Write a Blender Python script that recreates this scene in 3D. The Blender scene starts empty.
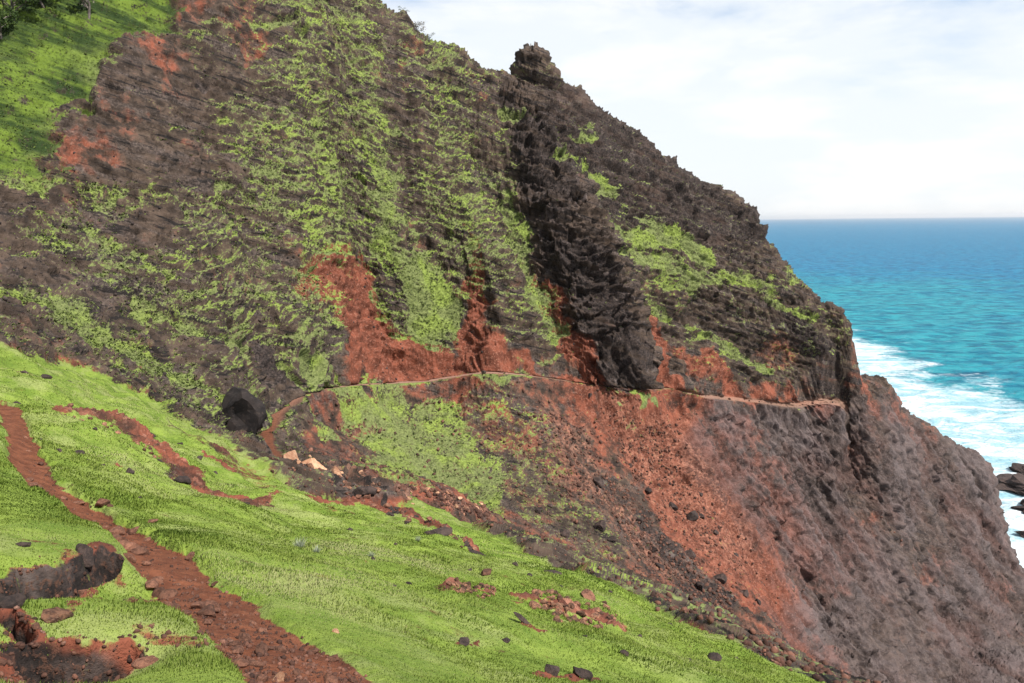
import bpy, math, random, time
import numpy as np
from mathutils import Matrix, Vector
T0 = time.time()
rng = np.random.default_rng(7)
random.seed(7)
C = bpy.context.scene.collection

# ------------------------------------------------------------------ camera
EYE = 90.0                       # metres above the sea
LENS = 26.0
FPX = 1024 * LENS / 36.0
PITCH, ROLL = math.radians(9.27), math.radians(0.62)
cam = bpy.data.cameras.new('camera'); cam.lens = LENS; cam.sensor_width = 36
cam.clip_start = 0.1; cam.clip_end = 120000
co = bpy.data.objects.new('camera', cam); C.objects.link(co)
fwd = np.array([0, math.cos(PITCH), -math.sin(PITCH)])
right0 = np.array([1.0, 0, 0]); up0 = np.cross(right0, fwd)
right = right0 * math.cos(ROLL) - up0 * math.sin(ROLL)
up = up0 * math.cos(ROLL) + right0 * math.sin(ROLL)
M = Matrix(((right[0], up[0], -fwd[0], 0), (right[1], up[1], -fwd[1], 0), (right[2], up[2], -fwd[2], EYE), (0, 0, 0, 1)))
co.matrix_world = M
bpy.context.scene.camera = co
CAM = np.array([0, 0, EYE])

def ray(u, v):
    d = fwd + right * (u - 512) / FPX + up * (341.5 - v) / FPX
    return d
def at(u, v, d):                 # survey point: bearing of a photo feature + its distance north
    r = ray(u, v)
    return CAM + r * (d / r[1])
def to_px(P):                    # for development printouts
    q = P - CAM
    z = q @ fwd
    return np.stack([512 + FPX * (q @ right) / z, 341.5 - FPX * (q @ up) / z], -1)

# ------------------------------------------------------------------ noise
def _mixh(h):
    h ^= h >> np.uint32(15); h *= np.uint32(2246822519); h ^= h >> np.uint32(13); h *= np.uint32(3266489917); h ^= h >> np.uint32(16)
    return (h & np.uint32(0xffffff)).astype(np.float32) * np.float32(2 / 16777215) - np.float32(1)
def vnoise(P, seed=0):           # value noise in 3D, -1..1
    F = np.floor(P); f = P - F; s = f * f * (3 - 2 * f); I = F.astype(np.int32).view(np.uint32)
    with np.errstate(over='ignore'):
        hx0 = I[:, 0] * np.uint32(73856093) + np.uint32((seed * 2654435761) & 0xffffffff); hx1 = hx0 + np.uint32(73856093)
        hy0 = I[:, 1] * np.uint32(2971215073); hy1 = hy0 + np.uint32(2971215073)
        hz0 = I[:, 2] * np.uint32(1500450271); hz1 = hz0 + np.uint32(1500450271)
        sx, sy, sz = s[:, 0], s[:, 1], s[:, 2]
        def row(hy, hz):
            q = hy ^ hz; a = _mixh(hx0 ^ q); b = _mixh(hx1 ^ q); return a + (b - a) * sx
        def pl(hz):
            a = row(hy0, hz); b = row(hy1, hz); return a + (b - a) * sy
        a = pl(hz0); b = pl(hz1)
    return a + (b - a) * sz
ROT = np.array([[0.8, 0.36, -0.48], [-0.48, 0.864, -0.152], [0.36, 0.352, 0.864]], np.float32)
def fbm(P, f, octs=4, seed=0, gain=0.5, ridged=False, where=None):
    if where is not None:                     # only where this relief is wanted
        out = np.zeros(len(P), np.float32); i = np.where(where > 0.001)[0]
        if len(i): out[i] = fbm(P[i], f, octs, seed, gain, ridged)
        return out
    if len(P) > 300000:
        return np.concatenate([fbm(P[i:i + 150000], f, octs, seed, gain, ridged) for i in range(0, len(P), 150000)])
    s = np.zeros(len(P), np.float32); a = 1.0; t = 0
    Q = (P * f).astype(np.float32)
    for o in range(octs):
        n = vnoise(Q, seed + o * 17)
        if ridged: n = 1 - 2 * np.abs(n)
        s += a * n; t += a; a *= gain
        Q = (Q @ ROT) * np.float32(2.03) + np.float32(5.3)
    return s / t * 1.4
def facets(P, f, seed, where):       # fractured rock: each jittered cell is one tilted plane
    out = np.zeros(len(P), np.float32); idx_ = np.where(where > 0.001)[0]
    for s0_ in range(0, len(idx_), 200000):
        ii = idx_[s0_:s0_ + 200000]; Q = (P[ii] * f).astype(np.float32); F = np.floor(Q).astype(np.int32)
        bd = np.full(len(ii), 1e9, np.float32); bv = np.zeros(len(ii), np.float32)
        for dx in (-1, 0, 1):
            for dy in (-1, 0, 1):
                for dz in (-1, 0, 1):
                    c = F + np.array([dx, dy, dz], np.int32); u_ = c.view(np.uint32)
                    with np.errstate(over='ignore'):
                        h = u_[:, 0] * np.uint32(73856093) ^ u_[:, 1] * np.uint32(2971215073) ^ u_[:, 2] * np.uint32(1500450271)
                        j = np.stack([_mixh(h + np.uint32(seed + 77 * k_)) for k_ in range(3)], 1)
                        g = np.stack([_mixh(h + np.uint32(seed + 991 + 77 * k_)) for k_ in range(3)], 1)
                    e_ = Q - (c + .5 + .42 * j); d_ = (e_ * e_).sum(1); m_ = d_ < bd
                    bd = np.where(m_, d_, bd); bv = np.where(m_, (e_ * g).sum(1) * .9 + g[:, 0] * .45, bv)
        out[ii] = bv
    return out
def sstep(a, b, x):
    t = np.clip((x - a) / (b - a), 0, 1); return t * t * (3 - 2 * t)

# ------------------------------------------------------------------ survey of the land
# photo bearing (u, v) and distance: the near grass spur
S = [(0,683,3.6),(160,683,3.7),(310,683,4.0),(420,683,4.9),(512,683,6.2),(600,683,7.6),(700,683,9.6),(820,683,13.5),
 (0,600,5.4),(90,600,5.6),(180,600,6.5),(290,600,7.6),(400,600,9.2),(480,600,11),(550,600,13.5),(640,592,21),(730,640,16.5),
 (0,530,8.5),(60,530,9.2),(110,530,10.4),(200,530,12.5),(300,530,16),(400,530,22),(450,540,24),(510,545,31),
 (0,460,14),(40,460,16),(100,460,18.5),(180,465,23),(250,480,28),(300,492,33),(380,512,35),(420,505,44),
 (10,403,24),(80,400,30),(150,420,32),(200,430,40),(60,370,38),(0,347,45),(110,392,44),(240,450,46),
 # gully strip between the spur and the mountain
 (0,318,55),(60,345,56),(120,375,58),(180,400,60),(205,420,60),(240,440,60),(290,462,56),(340,482,54),(400,492,58),(470,515,62),(500,528,66),
 # far trail
 (265,440,68),(278,410,80),(310,393,90),(370,386,104),(430,382,111),(490,374,109),(560,381,116),(610,388,121),(650,391,124),(700,396,131),(760,401,139),(800,404,144),(845,406,149),
 # slope under the trail
 (320,430,80),(330,455,76),(400,440,94),(400,480,80),(480,430,102),(480,490,86),(560,430,108),(560,500,92),(600,540,84),(640,450,117),(640,500,106),
 (640,560,92),(680,560,94),(700,610,84),(740,460,129),(740,520,119),(740,580,106),(730,640,82),(790,672,80),(800,480,138),(800,540,128),(800,610,117),(800,650,106),
 (850,470,147),(850,540,137),(850,610,125),(850,683,113),(930,500,160),(930,600,142),(930,683,124),(990,560,163),(1000,620,146),(1024,683,130),
 (884,381,163),(929,430,170),(964,455,174),(985,470,176),(991,500,175),(1000,530,172),(1024,582,168),
 # mountain
 (0,290,60),(100,300,72),(200,300,82),(300,300,99),(400,310,114),(480,310,117),(560,300,122),(620,330,126),(680,300,140),(680,350,133),(760,300,148),(760,360,143),(820,330,149),
 (200,360,72),(300,350,90),(100,345,63),
 (0,200,75),(100,200,86),(200,200,98),(300,200,112),(400,200,125),(480,200,131),(560,200,135),(640,200,143),(740,230,153),
 (0,100,88),(100,100,98),(200,100,110),(300,100,123),(400,100,136),(480,110,142),(560,110,146),(620,150,150),
 (0,0,102),(100,0,112),(200,0,124),(300,0,138),
 (0,-150,125),(150,-150,140),(300,-150,165),(-150,0,92),(-150,100,78),(-150,200,64),(-150,300,50),(-150,400,22),(-150,500,9),(-150,-150,112),(-150,683,3.4),
 (365,1,148),(416,36,149),(450,54,151),(475,67,152),(508,79,152),(555,79,152),(585,101,153),(620,126,154),(645,143,155),(680,173,155),(713,187,156),(740,205,156),(757,219,156),
 (763,236,155),(775,262,154),(797,286,153),(820,308,152),(838,320,151),(843,345,150),(849,398,149)]
P = [at(*s) for s in S]
# world points that the photograph does not show: behind the crests, under the sea, round the camera
P += [np.array(p, float) for p in [
 (4,40,70),(2,52,60),(0,64,56),(-6,52,64),(9,30,72),(14,24,70),(10,14,79),(7,7,83.5),(14,10,76),(20,20,66),(22,40,54),(24,60,47),(18,72,48),
 (40,60,34),(45,30,40),(60,70,18),(60,40,22),(35,12,62),(80,90,0),(85,60,-3),(60,5,40),(90,20,5),(30,-10,68),
 (0,-3,89.4),(-3,0.2,89.2),(0,0.3,88.45),(3,0,87.2),(1.5,2,87.3),(-8,-8,92),(-8,3,90.3),(-20,0,97),(-20,15,91),(6,-6,88),(-40,20,101),(-40,-10,108),(20,-30,80),(60,-40,50),(100,-30,5),
 (110,110,-2),(125,140,-3),(130,165,-4),(135,190,-6),(112,205,-4),(90,225,-5),(60,230,5),(150,120,-10),(160,170,-12),(140,60,-12),(170,220,-14),(100,260,-14),(50,280,-12),(0,290,-10),
 (150,-60,-14),(200,0,-20),(200,120,-20),(200,240,-20),(100,330,-20),(0,350,-18),
 (-19,175,105),(5,178,88),(30,178,72),(55,178,58),(75,178,40),(95,185,26),(112,190,12),(122,176,2),(-50,180,135),(-90,190,160),(-120,150,160),(-160,120,170),(-120,60,130),(-160,0,150),
 (-50,230,90),(0,215,60),(40,210,38),(-120,260,120),(-60,290,40),
 (4,160,116),(-18,158,118),(25,163,107),(45,166,88),(60,164,74),(72,160,56),(90,174,44),(102,182,34)]]
P = np.array(P)
def rbf_fit(X, Z, c):
    n = len(X)
    D = np.sqrt(((X[:, None] - X[None]) ** 2).sum(-1) + c * c)
    A = np.zeros((n + 3, n + 3)); A[:n, :n] = D
    A[:n, :n] += np.eye(n) * -0.02
    A[:n, n] = A[n, :n] = 1; A[:n, n + 1:] = X; A[n + 1:, :n] = X.T
    b = np.zeros(n + 3); b[:n] = Z
    return np.linalg.solve(A, b)
CC = 1.2
W = rbf_fit(P[:, :2], P[:, 2], CC)
def base_raw(x, y):
    s = np.full(x.shape, W[-3]) + W[-2] * x + W[-1] * y
    for (px, py), w in zip(P[:, :2], W[:len(P)]):
        s += w * np.sqrt((x - px) ** 2 + (y - py) ** 2 + CC * CC)
    return s

# ---- spurs and gullies added on the surveyed surface (metres, world)
def seg_dist(x, y, A, B):
    dx, dy = B[0] - A[0], B[1] - A[1]
    t = np.clip(((x - A[0]) * dx + (y - A[1]) * dy) / (dx * dx + dy * dy + 1e-9), 0, 1)
    return np.hypot(x - A[0] - t * dx, y - A[1] - t * dy), t
def hit_base(u, v, dmin=2.5, dmax=260, f=base_raw):
    r = ray(u, v); r = r / np.linalg.norm(r)
    t = np.geomspace(dmin, dmax, 900)
    q = CAM + t[:, None] * r
    h = f(q[:, 0], q[:, 1]) - q[:, 2]
    k = np.argmax(h > 0)
    if k == 0: return None
    a = h[k - 1] / (h[k - 1] - h[k])
    return q[k - 1] + a * (q[k] - q[k - 1])
RIBS = []                        # (list of world pts xy, list of half widths, list of heights)
def rib(pts, widths, heights, power=2):
    W3 = [hit_base(u, v) for u, v in pts]
    RIBS.append(([w for w in W3], widths, heights, power))
rib([(515,90),(530,130),(548,190),(578,245),(598,290),(607,335),(615,376)], [4,4.5,5,6,6.4,6.2,5.2], [0.3,1,2.2,4.5,7,7.5,7], 4)      # dark buttress
rib([(620,215),(648,270),(662,330),(668,385)], [4,5,5,4], [-1,-2.5,-3.5,-3])                              # ravine right of it
rib([(470,150),(520,240),(560,330),(590,378)], [4,4,3.5,3], [-1.5,-3,-3,-1])                          # gully left of it
rib([(400,60),(425,160),(470,240),(500,300),(500,365)], [4,5,5,5,4], [1.5,3,3,3,1.5])                # rib
rib([(400,200),(435,260),(470,310),(470,372)], [3,3.5,4,3], [-1,-2,-3,-1])
rib([(360,40),(375,150),(395,230),(410,290),(440,350)], [4,5,4,4,3], [1.5,2.5,4,4,1.5])                   # rib with small crag
rib([(330,120),(345,230),(370,310),(400,375)], [4,5,5,4], [-1,-2.5,-3,-1])
rib([(270,60),(290,180),(310,260),(330,330),(350,380)], [5,6,6,6,4], [1,2,3,2.5,1])
rib([(190,120),(230,240),(262,330),(285,395)], [5,6,5,3], [-1,-2,-2.5,-1])
rib([(120,60),(150,180),(180,280),(220,370)], [5,6,5,3], [1,2.5,2,1])
rib([(655,400),(690,470),(720,560),(760,640)], [4,5,5,5], [1,2,2.5,2])                                # scree tongue edge
rib([(700,400),(740,480),(790,560),(840,640)], [3,4,5,5], [-1,-2,-3,-3])
rib([(480,400),(540,450),(590,500),(620,560)], [4,5,5,4], [0.5,1.0,1.5,1])
rib([(400,420),(440,470),(480,510)], [4,5,4], [-0.5,-1.2,-1])
rib([(690,260),(740,300),(800,335),(838,345)], [4,5,5,4], [2.2,3,3,2])                                 # brow of headland
rib([(700,320),(760,345),(835,365)], [3,3.5,3], [-1,-1.5,-1.5])
rib([(860,400),(900,470),(950,540),(1000,600)], [4,5,6,6], [-1,-2,-2,-1.5])
rib([(800,420),(850,500),(900,580),(950,660)], [5,5,6,6], [0.5,1.8,2,2])
# eroded hollows in the near turf
rib([(10,585),(60,578),(110,572)], [0.5,0.7,0.5], [-0.35,-0.5,-0.32])
rib([(20,650),(80,655),(130,640)], [0.35,0.4,0.3], [-0.22,-0.3,-0.2])
rib([(222,424),(250,428)], [2.0,2.2], [-3.2,-3.6])
def base(x, y):
    z = base_raw(x, y)
    for pts, ws, hs, pw in RIBS:
        best = np.zeros(x.shape)
        for i in range(len(pts) - 1):
            if pts[i] is None or pts[i + 1] is None: continue
            d, t = seg_dist(x, y, pts[i], pts[i + 1])
            w = ws[i] + (ws[i + 1] - ws[i]) * t; h = hs[i] + (hs[i + 1] - hs[i]) * t
            sel = d < w * 2.6
            g = np.zeros(x.shape); g[sel] = (h * np.exp(-(d / w) ** pw * 1.2))[sel]
            best = np.where(np.abs(g) > np.abs(best), g, best)
        z = z + best
    # pinnacle on the crest
    px, py = SP
    d = np.hypot((x - px) / 3.4, (y - py) / 3.2)
    z = z + 3.5 * (1 - sstep(0.7, 1.2, d))
    d = np.hypot((x - px - 1.8) / 3.6, (y - py) / 3.2)
    z = z + 1.6 * (1 - sstep(0.8, 1.25, d))
    return z
SP = at(532, 76, 152)[:2]
# ---- trails: a bench cut along the surveyed line
def trail_line(pts, extra_front=(), extra_back=(), f=base):
    L = [hit_base(u, v, f=f) for u, v in pts]
    L = [p for p in L if p is not None]
    L = [np.array(p, float) for p in extra_front] + L + [np.array(p, float) for p in extra_back]
    # Chaikin smoothing
    L = np.array(L)
    for _ in range(2):
        a = L[:-1] * .75 + L[1:] * .25; b = L[:-1] * .25 + L[1:] * .75
        L = np.vstack([L[:1], np.stack([a, b], 1).reshape(-1, 3), L[-1:]])
    return L
NEAR_TRAIL = trail_line([(6,398),(14,420),(26,450),(42,478),(82,502),(132,533),(168,562),(213,600),(272,640),(330,680),(352,692)], extra_front=[at(-60,396,27)], extra_back=[(-0.35,2.6,87.8),(0.2,0.6,88.3),(0.6,-3,89)])
NW = np.interp(NEAR_TRAIL[:, 1], [0, 4, 8, 15, 26], [.50, .48, .38, .30, .31])
FAR_TRAIL = trail_line([(285,468),(268,452),(268,432),(276,412),(300,395),(335,388),(380,385),(430,382),(460,377),(488,373),(520,376),(560,381),(610,387),(648,391),(662,388)])
FW = .8 * np.clip(FAR_TRAIL[:, 1] / 110, .4, 1)
LEDGE = trail_line([(662,388),(680,392),(720,398),(760,401),(800,404),(843,406)])
LW = np.full(len(LEDGE), 0.5)
def trail_field(x, y, L, Wd):
    d0 = np.full(x.shape, 1e9); z0 = np.zeros(x.shape); w0 = np.full(x.shape, .5)
    for i in range(len(L) - 1):
        sel = (np.minimum(L[i, 0], L[i + 1, 0]) - 8 < x) & (x < np.maximum(L[i, 0], L[i + 1, 0]) + 8) & (np.minimum(L[i, 1], L[i + 1, 1]) - 8 < y) & (y < np.maximum(L[i, 1], L[i + 1, 1]) + 8)
        if not sel.any(): continue
        d, t = seg_dist(x[sel], y[sel], L[i], L[i + 1])
        old = d0[sel]; m = d < old
        zz = L[i, 2] + (L[i + 1, 2] - L[i, 2]) * t; ww = Wd[i] + (Wd[i + 1] - Wd[i]) * t
        idx = np.where(sel)[0][m]
        d0[idx] = d[m]; z0[idx] = zz[m]; w0[idx] = ww[m]
    return d0, z0, w0

# ------------------------------------------------------------------ terrain grid: fans out from the viewpoint, finest where the land is steep
QUICK = False
NC, NR = (500, 500) if QUICK else (1400, 1750)
az = np.concatenate([np.linspace(-75, -40, 60, endpoint=False), np.linspace(-40, 38.5, NC), np.linspace(39, 75, 60)])
az = np.radians(az)
rr = np.concatenate([np.geomspace(1.2, 330, 1900)])
X = np.sin(az)[:, None] * rr[None]; Y = np.cos(az)[:, None] * rr[None]
Zb = base(X.ravel(), Y.ravel()).reshape(X.shape)
th = np.arctan2(Zb - EYE, rr[None])
from_lr = np.log(rr)
w = np.abs(np.diff(th, axis=1)) * 1.0 + np.diff(from_lr)[None] * (0.11 + 0.38 * ((rr[1:] > 11) & (rr[1:] < 75)))[None] + 1e-6
for _ in range(2):               # keep neighbouring columns alike
    cs_ = np.cumsum(np.vstack([np.zeros((1, w.shape[1])), np.pad(w, ((18, 18), (0, 0)), mode='edge')]), 0); w = (cs_[37:] - cs_[:-37]) / 37
cw = np.concatenate([np.zeros((len(az), 1)), np.cumsum(w, 1)], 1); cw /= cw[:, -1:]
q = np.linspace(0, 1, NR)
R = np.stack([np.exp(np.interp(q, cw[i], from_lr)) for i in range(len(az))])
X = (np.sin(az)[:, None] * R).ravel(); Y = (np.cos(az)[:, None] * R).ravel()
N = len(X); GA, GR = len(az), NR
print('grid', N, 'base', round(time.time() - T0, 1))
Z = np.zeros(N)
for a in range(0, N, 200000): Z[a:a + 200000] = base(X[a:a + 200000], Y[a:a + 200000])
# normals of the smooth land
e = 0.6
Zx = np.zeros(N); Zy = np.zeros(N)
G = lambda A: A.reshape(GA, GR)
def grad_grid(X, Y, Z):
    Xg, Yg, Zg = G(X), G(Y), G(Z)
    def d(A):
        du = np.gradient(A, axis=0); dv = np.gradient(A, axis=1); return du, dv
    Xu, Xv = d(Xg); Yu, Yv = d(Yg); Zu, Zv = d(Zg)
    n = np.stack([Yu * Zv - Zu * Yv, Zu * Xv - Xu * Zv, Xu * Yv - Yu * Xv], -1)
    n /= np.linalg.norm(n, axis=-1, keepdims=True) + 1e-12
    n *= np.sign(n[..., 2:3] + 1e-9)
    return n.reshape(-1, 3)
NRM = grad_grid(X, Y, Z)
P0 = np.stack([X, Y, Z], 1)
D = np.linalg.norm(P0 - CAM, axis=1)

# ------------------------------------------------------------------ brushes: patches of ground cover, as strokes over the land
def hit(u, v):
    return hit_base(u, v, f=base)
wa = np.clip(D / 75, 0.02, 1.4) ** 1.5
WARP = np.stack([fbm(P0, 0.16, 4, 101), fbm(P0, 0.16, 4, 202), fbm(P0, 0.16, 4, 303)], 1) * 2.4 * wa[:, None]
nearw = (np.clip(.016 * D, 0, .25) * np.exp(-D / 40))[:, None]
WARP += np.stack([fbm(P0, 2.6, 4, 111, .6), fbm(P0, 2.6, 4, 212, .6), fbm(P0, 2.6, 4, 313, .6)], 1) * nearw
PW = P0 + WARP
def stroke(pts, r, s=1.0, hard=0.55, warp=1.0):
    """pts: photo bearings; r: radius in picture units at that distance -> metres"""
    out = np.zeros(N, np.float32)
    H = [hit(u, v) for u, v in pts]
    rs = r if isinstance(r, (list, tuple)) else [r] * len(pts)
    K = [(h, q * np.linalg.norm(h - CAM) / FPX) for h, q in zip(H, rs) if h is not None]
    if len(K) == 1: K = K * 2
    src = PW if warp == 1.0 else P0 + WARP * warp
    for (a, ra), (b, rb) in zip(K[:-1], K[1:]):
        m = max(ra, rb) * 1.5 * 3.0
        lo, hi = np.minimum(a, b) - m, np.maximum(a, b) + m
        sel = np.where(((src > lo) & (src < hi)).all(1))[0]
        if not len(sel): continue
        Q = src[sel]; ab = b - a
        t = np.clip(((Q - a) @ ab) / (ab @ ab + 1e-9), 0, 1)
        E = Q - a - t[:, None] * ab; rd = (a + b) / 2 - CAM; rd /= np.linalg.norm(rd); al_ = E @ rd
        d = np.sqrt(np.maximum((E * E).sum(1) - .93 * al_ * al_, 0)) / (ra + (rb - ra) * t)     # patches are longer along the slope
        out[sel] = np.maximum(out[sel], 1 - sstep(hard, 1.35, d))
    return out * s
def poly_xy(pts, extra=(), soft=1.0):
    """soft inside mask of a ground outline (world XY)"""
    L = []
    for p in pts:
        h = hit(*p)
        if h is not None: L.append(h[:2])
    L += [np.array(e_, float) for e_ in extra]
    L = np.array(L); x, y = P0[:, 0] + WARP[:, 0] * .35, P0[:, 1] + WARP[:, 1] * .35
    inside = np.zeros(N, bool); dm = np.full(N, 1e9)
    for i in range(len(L)):
        a, b = L[i], L[(i + 1) % len(L)]
        c = ((a[1] > y) != (b[1] > y))
        xi = (b[0] - a[0]) * (y - a[1]) / (b[1] - a[1] + 1e-12) + a[0]
        inside ^= c & (x < xi)
        d, t = seg_dist(x, y, a, b); dm = np.minimum(dm, d)
    sd = np.where(inside, dm, -dm)
    return sstep(-soft * wa, soft * wa, sd).astype(np.float32)
def U(*a):
    o = np.zeros(N, np.float32)
    for k in a: o = np.maximum(o, k)
    return o
TURF = poly_xy([(0,349),(55,360),(110,382),(160,404),(215,440),(262,472),(300,494),(345,500),(400,508),(440,512),(485,532),(540,558),(600,580),(640,595),(700,630),(760,658),(815,681)],
               extra=[(9,10),(8,-4),(-30,-12),(-70,20)], soft=0.8)
dN, zN, wN = trail_field(P0[:, 0] + WARP[:, 0] * .8, P0[:, 1] + WARP[:, 1] * .8, NEAR_TRAIL, NW)
dF, zF, wF = trail_field(P0[:, 0] + WARP[:, 0] * .06, P0[:, 1], FAR_TRAIL, FW)
dL, zL, wL = trail_field(P0[:, 0], P0[:, 1], LEDGE, LW)
wN = wN * (1 + 0.18 * fbm(P0, 1.3, 3, 77))
TRN = 1 - sstep(0.85, 1.15, dN / wN)
TRF = 1 - sstep(0.8, 1.25, dF / wF)
TRL = 1 - sstep(0.8, 1.4, dL / wL)
# far part: above or below the far trail; right of the scree is the grey sea cliff
BELOW = poly_xy([(300,398),(335,390),(380,387),(430,384),(460,379),(488,375),(520,378),(560,383),(610,389),(655,392),(700,398),(760,403),(800,406),(846,408)],
                extra=[(70,160),(100,190),(150,190),(200,120),(150,-50),(30,-50),(9,10),(12,22),(4,34),(-6,46),(-14,58),(-20,66)], soft=0.5) * (1 - TURF)
FACE = U(stroke([(735,450),(800,520),(880,600),(960,680)], 60), stroke([(800,440),(880,450),(950,500),(1000,580)], 62), stroke([(860,650),(960,650)], 70), stroke([(700,400),(840,425)], 22, .7)) * BELOW
BUTT = stroke([(512,92),(530,150),(556,220),(588,285),(604,330),(616,372)], [10,18,27,36,36,29], 1, .8, .7)
HEAD = U(stroke([(540,100),(640,170),(740,250),(800,330)], [25,45,60,50]), stroke([(690,330),(840,370)], 40), stroke([(530,60),(530,80)], 22)) * (1 - BELOW)
MOUNT = (1 - TURF) * (1 - BELOW)
SCREE = BELOW * (1 - FACE)

# ---- grass cover
grass = 0.46 * MOUNT + 0.20 * SCREE + 0.03 * FACE
def add(arr, L):
    for pts, r, s in L: arr = np.maximum(arr, stroke(pts, r, s))
    return arr
def cut(arr, L):
    for pts, r, s in L: arr = arr * (1 - stroke(pts, r, s))
    return arr
grass = cut(grass, [([(190,0),(150,50),(110,110),(80,150)], 34, .55), ([(200,110),(260,110)], 34, .45), ([(90,150),(180,175),(240,200)], 28, .5), ([(0,200),(60,235)], 22, .6), ([(0,270),(60,280),(120,300)], 20, .8),
    ([(335,290),(362,325),(410,365)], 34, .9), ([(545,300),(562,340),(590,372)], 8, .7), ([(480,300),(470,370)], 18, .9), ([(440,366),(500,358),(560,366),(600,378)], 9, .9), ([(655,335),(664,380)], 9, .8), ([(670,365),(740,388),(830,398)], 8, .7), ([(0,320),(80,340)], 12, .8), ([(265,345),(275,385)], 25, .5), ([(0,220),(90,225),(150,240)], 14, .5), ([(150,290),(250,350)], 14, .6)])
grass = grass * (1 - HEAD * .35) * (1 - BUTT * .8)
grass = add(grass, [
    ([(330,20),(330,120),(340,230)], [60,75,60], .60), ([(430,60),(450,170),(500,260)], [40,45,36], .58), ([(230,210),(240,280),(300,330)], 40, .55), ([(60,230),(150,300),(220,340)], 34, .58), ([(250,120),(270,200),(200,260)], 40, .56), ([(0,320),(60,335),(130,370)], 9, .6), ([(120,215),(200,220)], 14, .6),
    ([(-20,30),(60,30),(130,5)], 46, .97), ([(0,90),(50,85),(85,75)], 34, .9), ([(0,140),(30,135)], 34, .9), ([(60,105),(100,104)], 7, .9), ([(0,185),(45,180),(75,186)], 14, .72),
    ([(90,200),(140,205),(165,212)], 7, .75), ([(210,195),(245,212)], 12, .72), ([(245,28),(292,42)], 8, .8), ([(190,50),(230,45)], 10, .6), ([(255,180),(285,225),(300,265)], 24, .66), ([(320,50),(335,100),(335,160)], 22, .6),
    ([(300,130),(325,200),(345,240)], 26, .66), ([(352,20),(362,90),(378,160)], 20, .66), ([(392,175),(400,225),(400,250)], 20, .76), ([(430,262),(440,300),(448,322)], 27, .88), ([(455,340),(470,280)], 8, .5),
    ([(385,300),(432,345)], 14, .6), ([(430,60),(440,130),(455,180)], 16, .6), ([(500,205),(520,260),(552,330)], 15, .74), ([(460,190),(480,250)], 14, .66), ([(503,112),(512,122)], 8, .85),
    ([(585,137),(592,142)], 9, .85), ([(590,182),(606,188)], 9, .9), ([(548,150),(556,156)], 6, .8), ([(570,165),(580,168)], 6, .75), ([(622,165),(640,200)], 12, .4),
    ([(618,240),(665,238),(700,252)], 15, .86), ([(640,262),(700,282),(755,278),(790,282)], 13, .72), ([(640,300),(680,325),(720,350),(770,362)], 9, .76), ([(780,295),(825,318)], 9, .72), ([(615,262),(630,290)], 8, .7),
    ([(-10,300),(50,308),(100,335),(150,362),(205,388)], [12,14,14,13,12], .8), ([(150,318),(195,338),(235,362)], 12, .82), ([(100,238),(165,268)], 12, .72), ([(170,300),(185,305)], 12, .6), ([(220,260),(260,300)], 16, .62), ([(60,290),(110,300)], 8, .5),
    ([(180,380),(230,400),(262,412)], 12, .7), ([(290,372),(330,376),(362,378)], 13, .84), ([(250,345),(300,350)], 12, .5), ([(296,418),(325,445)], 13, .82),
    ([(322,402),(370,412),(400,445),(430,475)], [16,30,46,42], .97), ([(430,440),(480,490),(500,510)], [48,48,20], .86), ([(490,400),(510,450),(560,510)], [30,46,40], .50), ([(350,470),(420,492)], 12, .7),
    ([(375,392),(420,390),(470,386),(520,386),(580,394),(640,399)], 7, .92), ([(512,488),(516,492)], 7, 1.0), ([(540,480),(600,545)], 34, .46), ([(670,395),(690,400)], 6, .6), ([(560,400),(640,420)], 14, .3)])
grass = cut(grass, [([(470,305),(480,345),(472,368)], [8,16,18], .95), ([(280,470),(340,486),(400,500),(440,508),(480,518)], 10, .9), ([(445,395),(460,410)], 12, .6)])
gm_ = MOUNT * (1 - BUTT); grass = grass * (1 - gm_) + np.clip(.54 + (grass - .54) * 1.3, 0, 1) * gm_
# turf: nearly closed
gt = 0.93 - .30 * sstep(.42, .8, fbm(P0, .75, 5, 888, .6, where=TURF))
BARE = U(stroke([(58,410),(110,420),(150,445)], [9,13,14]), stroke([(150,445),(185,468),(215,488),(262,500)], [13,13,11,6]), stroke([(40,378),(70,388)], 4), stroke([(195,455),(225,470)], 5), stroke([(180,430),(215,450)], 4, .8), stroke([(-10,398),(25,396)], 9), stroke([(340,494),(400,514),(430,530),(484,556)], [14,11,9,6]),
         stroke([(450,587),(492,592)], 9), stroke([(522,598),(560,606),(612,620)], [9,12,13]), stroke([(-5,590),(30,585),(70,580),(100,560)], [12,19,22,16]), stroke([(0,618),(30,636)], 12), stroke([(20,668),(70,665),(120,650)], [24,24,15]),
         stroke([(640,598),(700,630),(760,655)], 3.5, .7), stroke([(515,628),(535,634)], 3), stroke([(455,641),(475,641)], 3), stroke([(100,455),(120,470)], 3), stroke([(540,676),(595,674)], 7), stroke([(140,625),(190,640)], 10, .45), stroke([(60,610),(130,600)], 6, .5), stroke([(110,580),(150,600)], 5, .4), stroke([(262,500),(300,496),(350,500)], 8, .8), stroke([(680,655),(720,662)], 3))
DULL = stroke([(170,425),(225,455),(275,490),(330,508),(390,522)], [12,20,18,14,10]) * TURF
BARE = BARE * np.where(D < 14, .55 + .45 * sstep(-.75, -.25, fbm(P0, 2.2, 4, 889, .6, where=TURF)), 1)
gt = gt * (1 - BARE) * (1 - .34 * DULL)
grass = grass * (1 - TURF) + gt * TURF
grass = grass * (1 - np.maximum(TRN, np.maximum(TRF, TRL * .8)))
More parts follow.
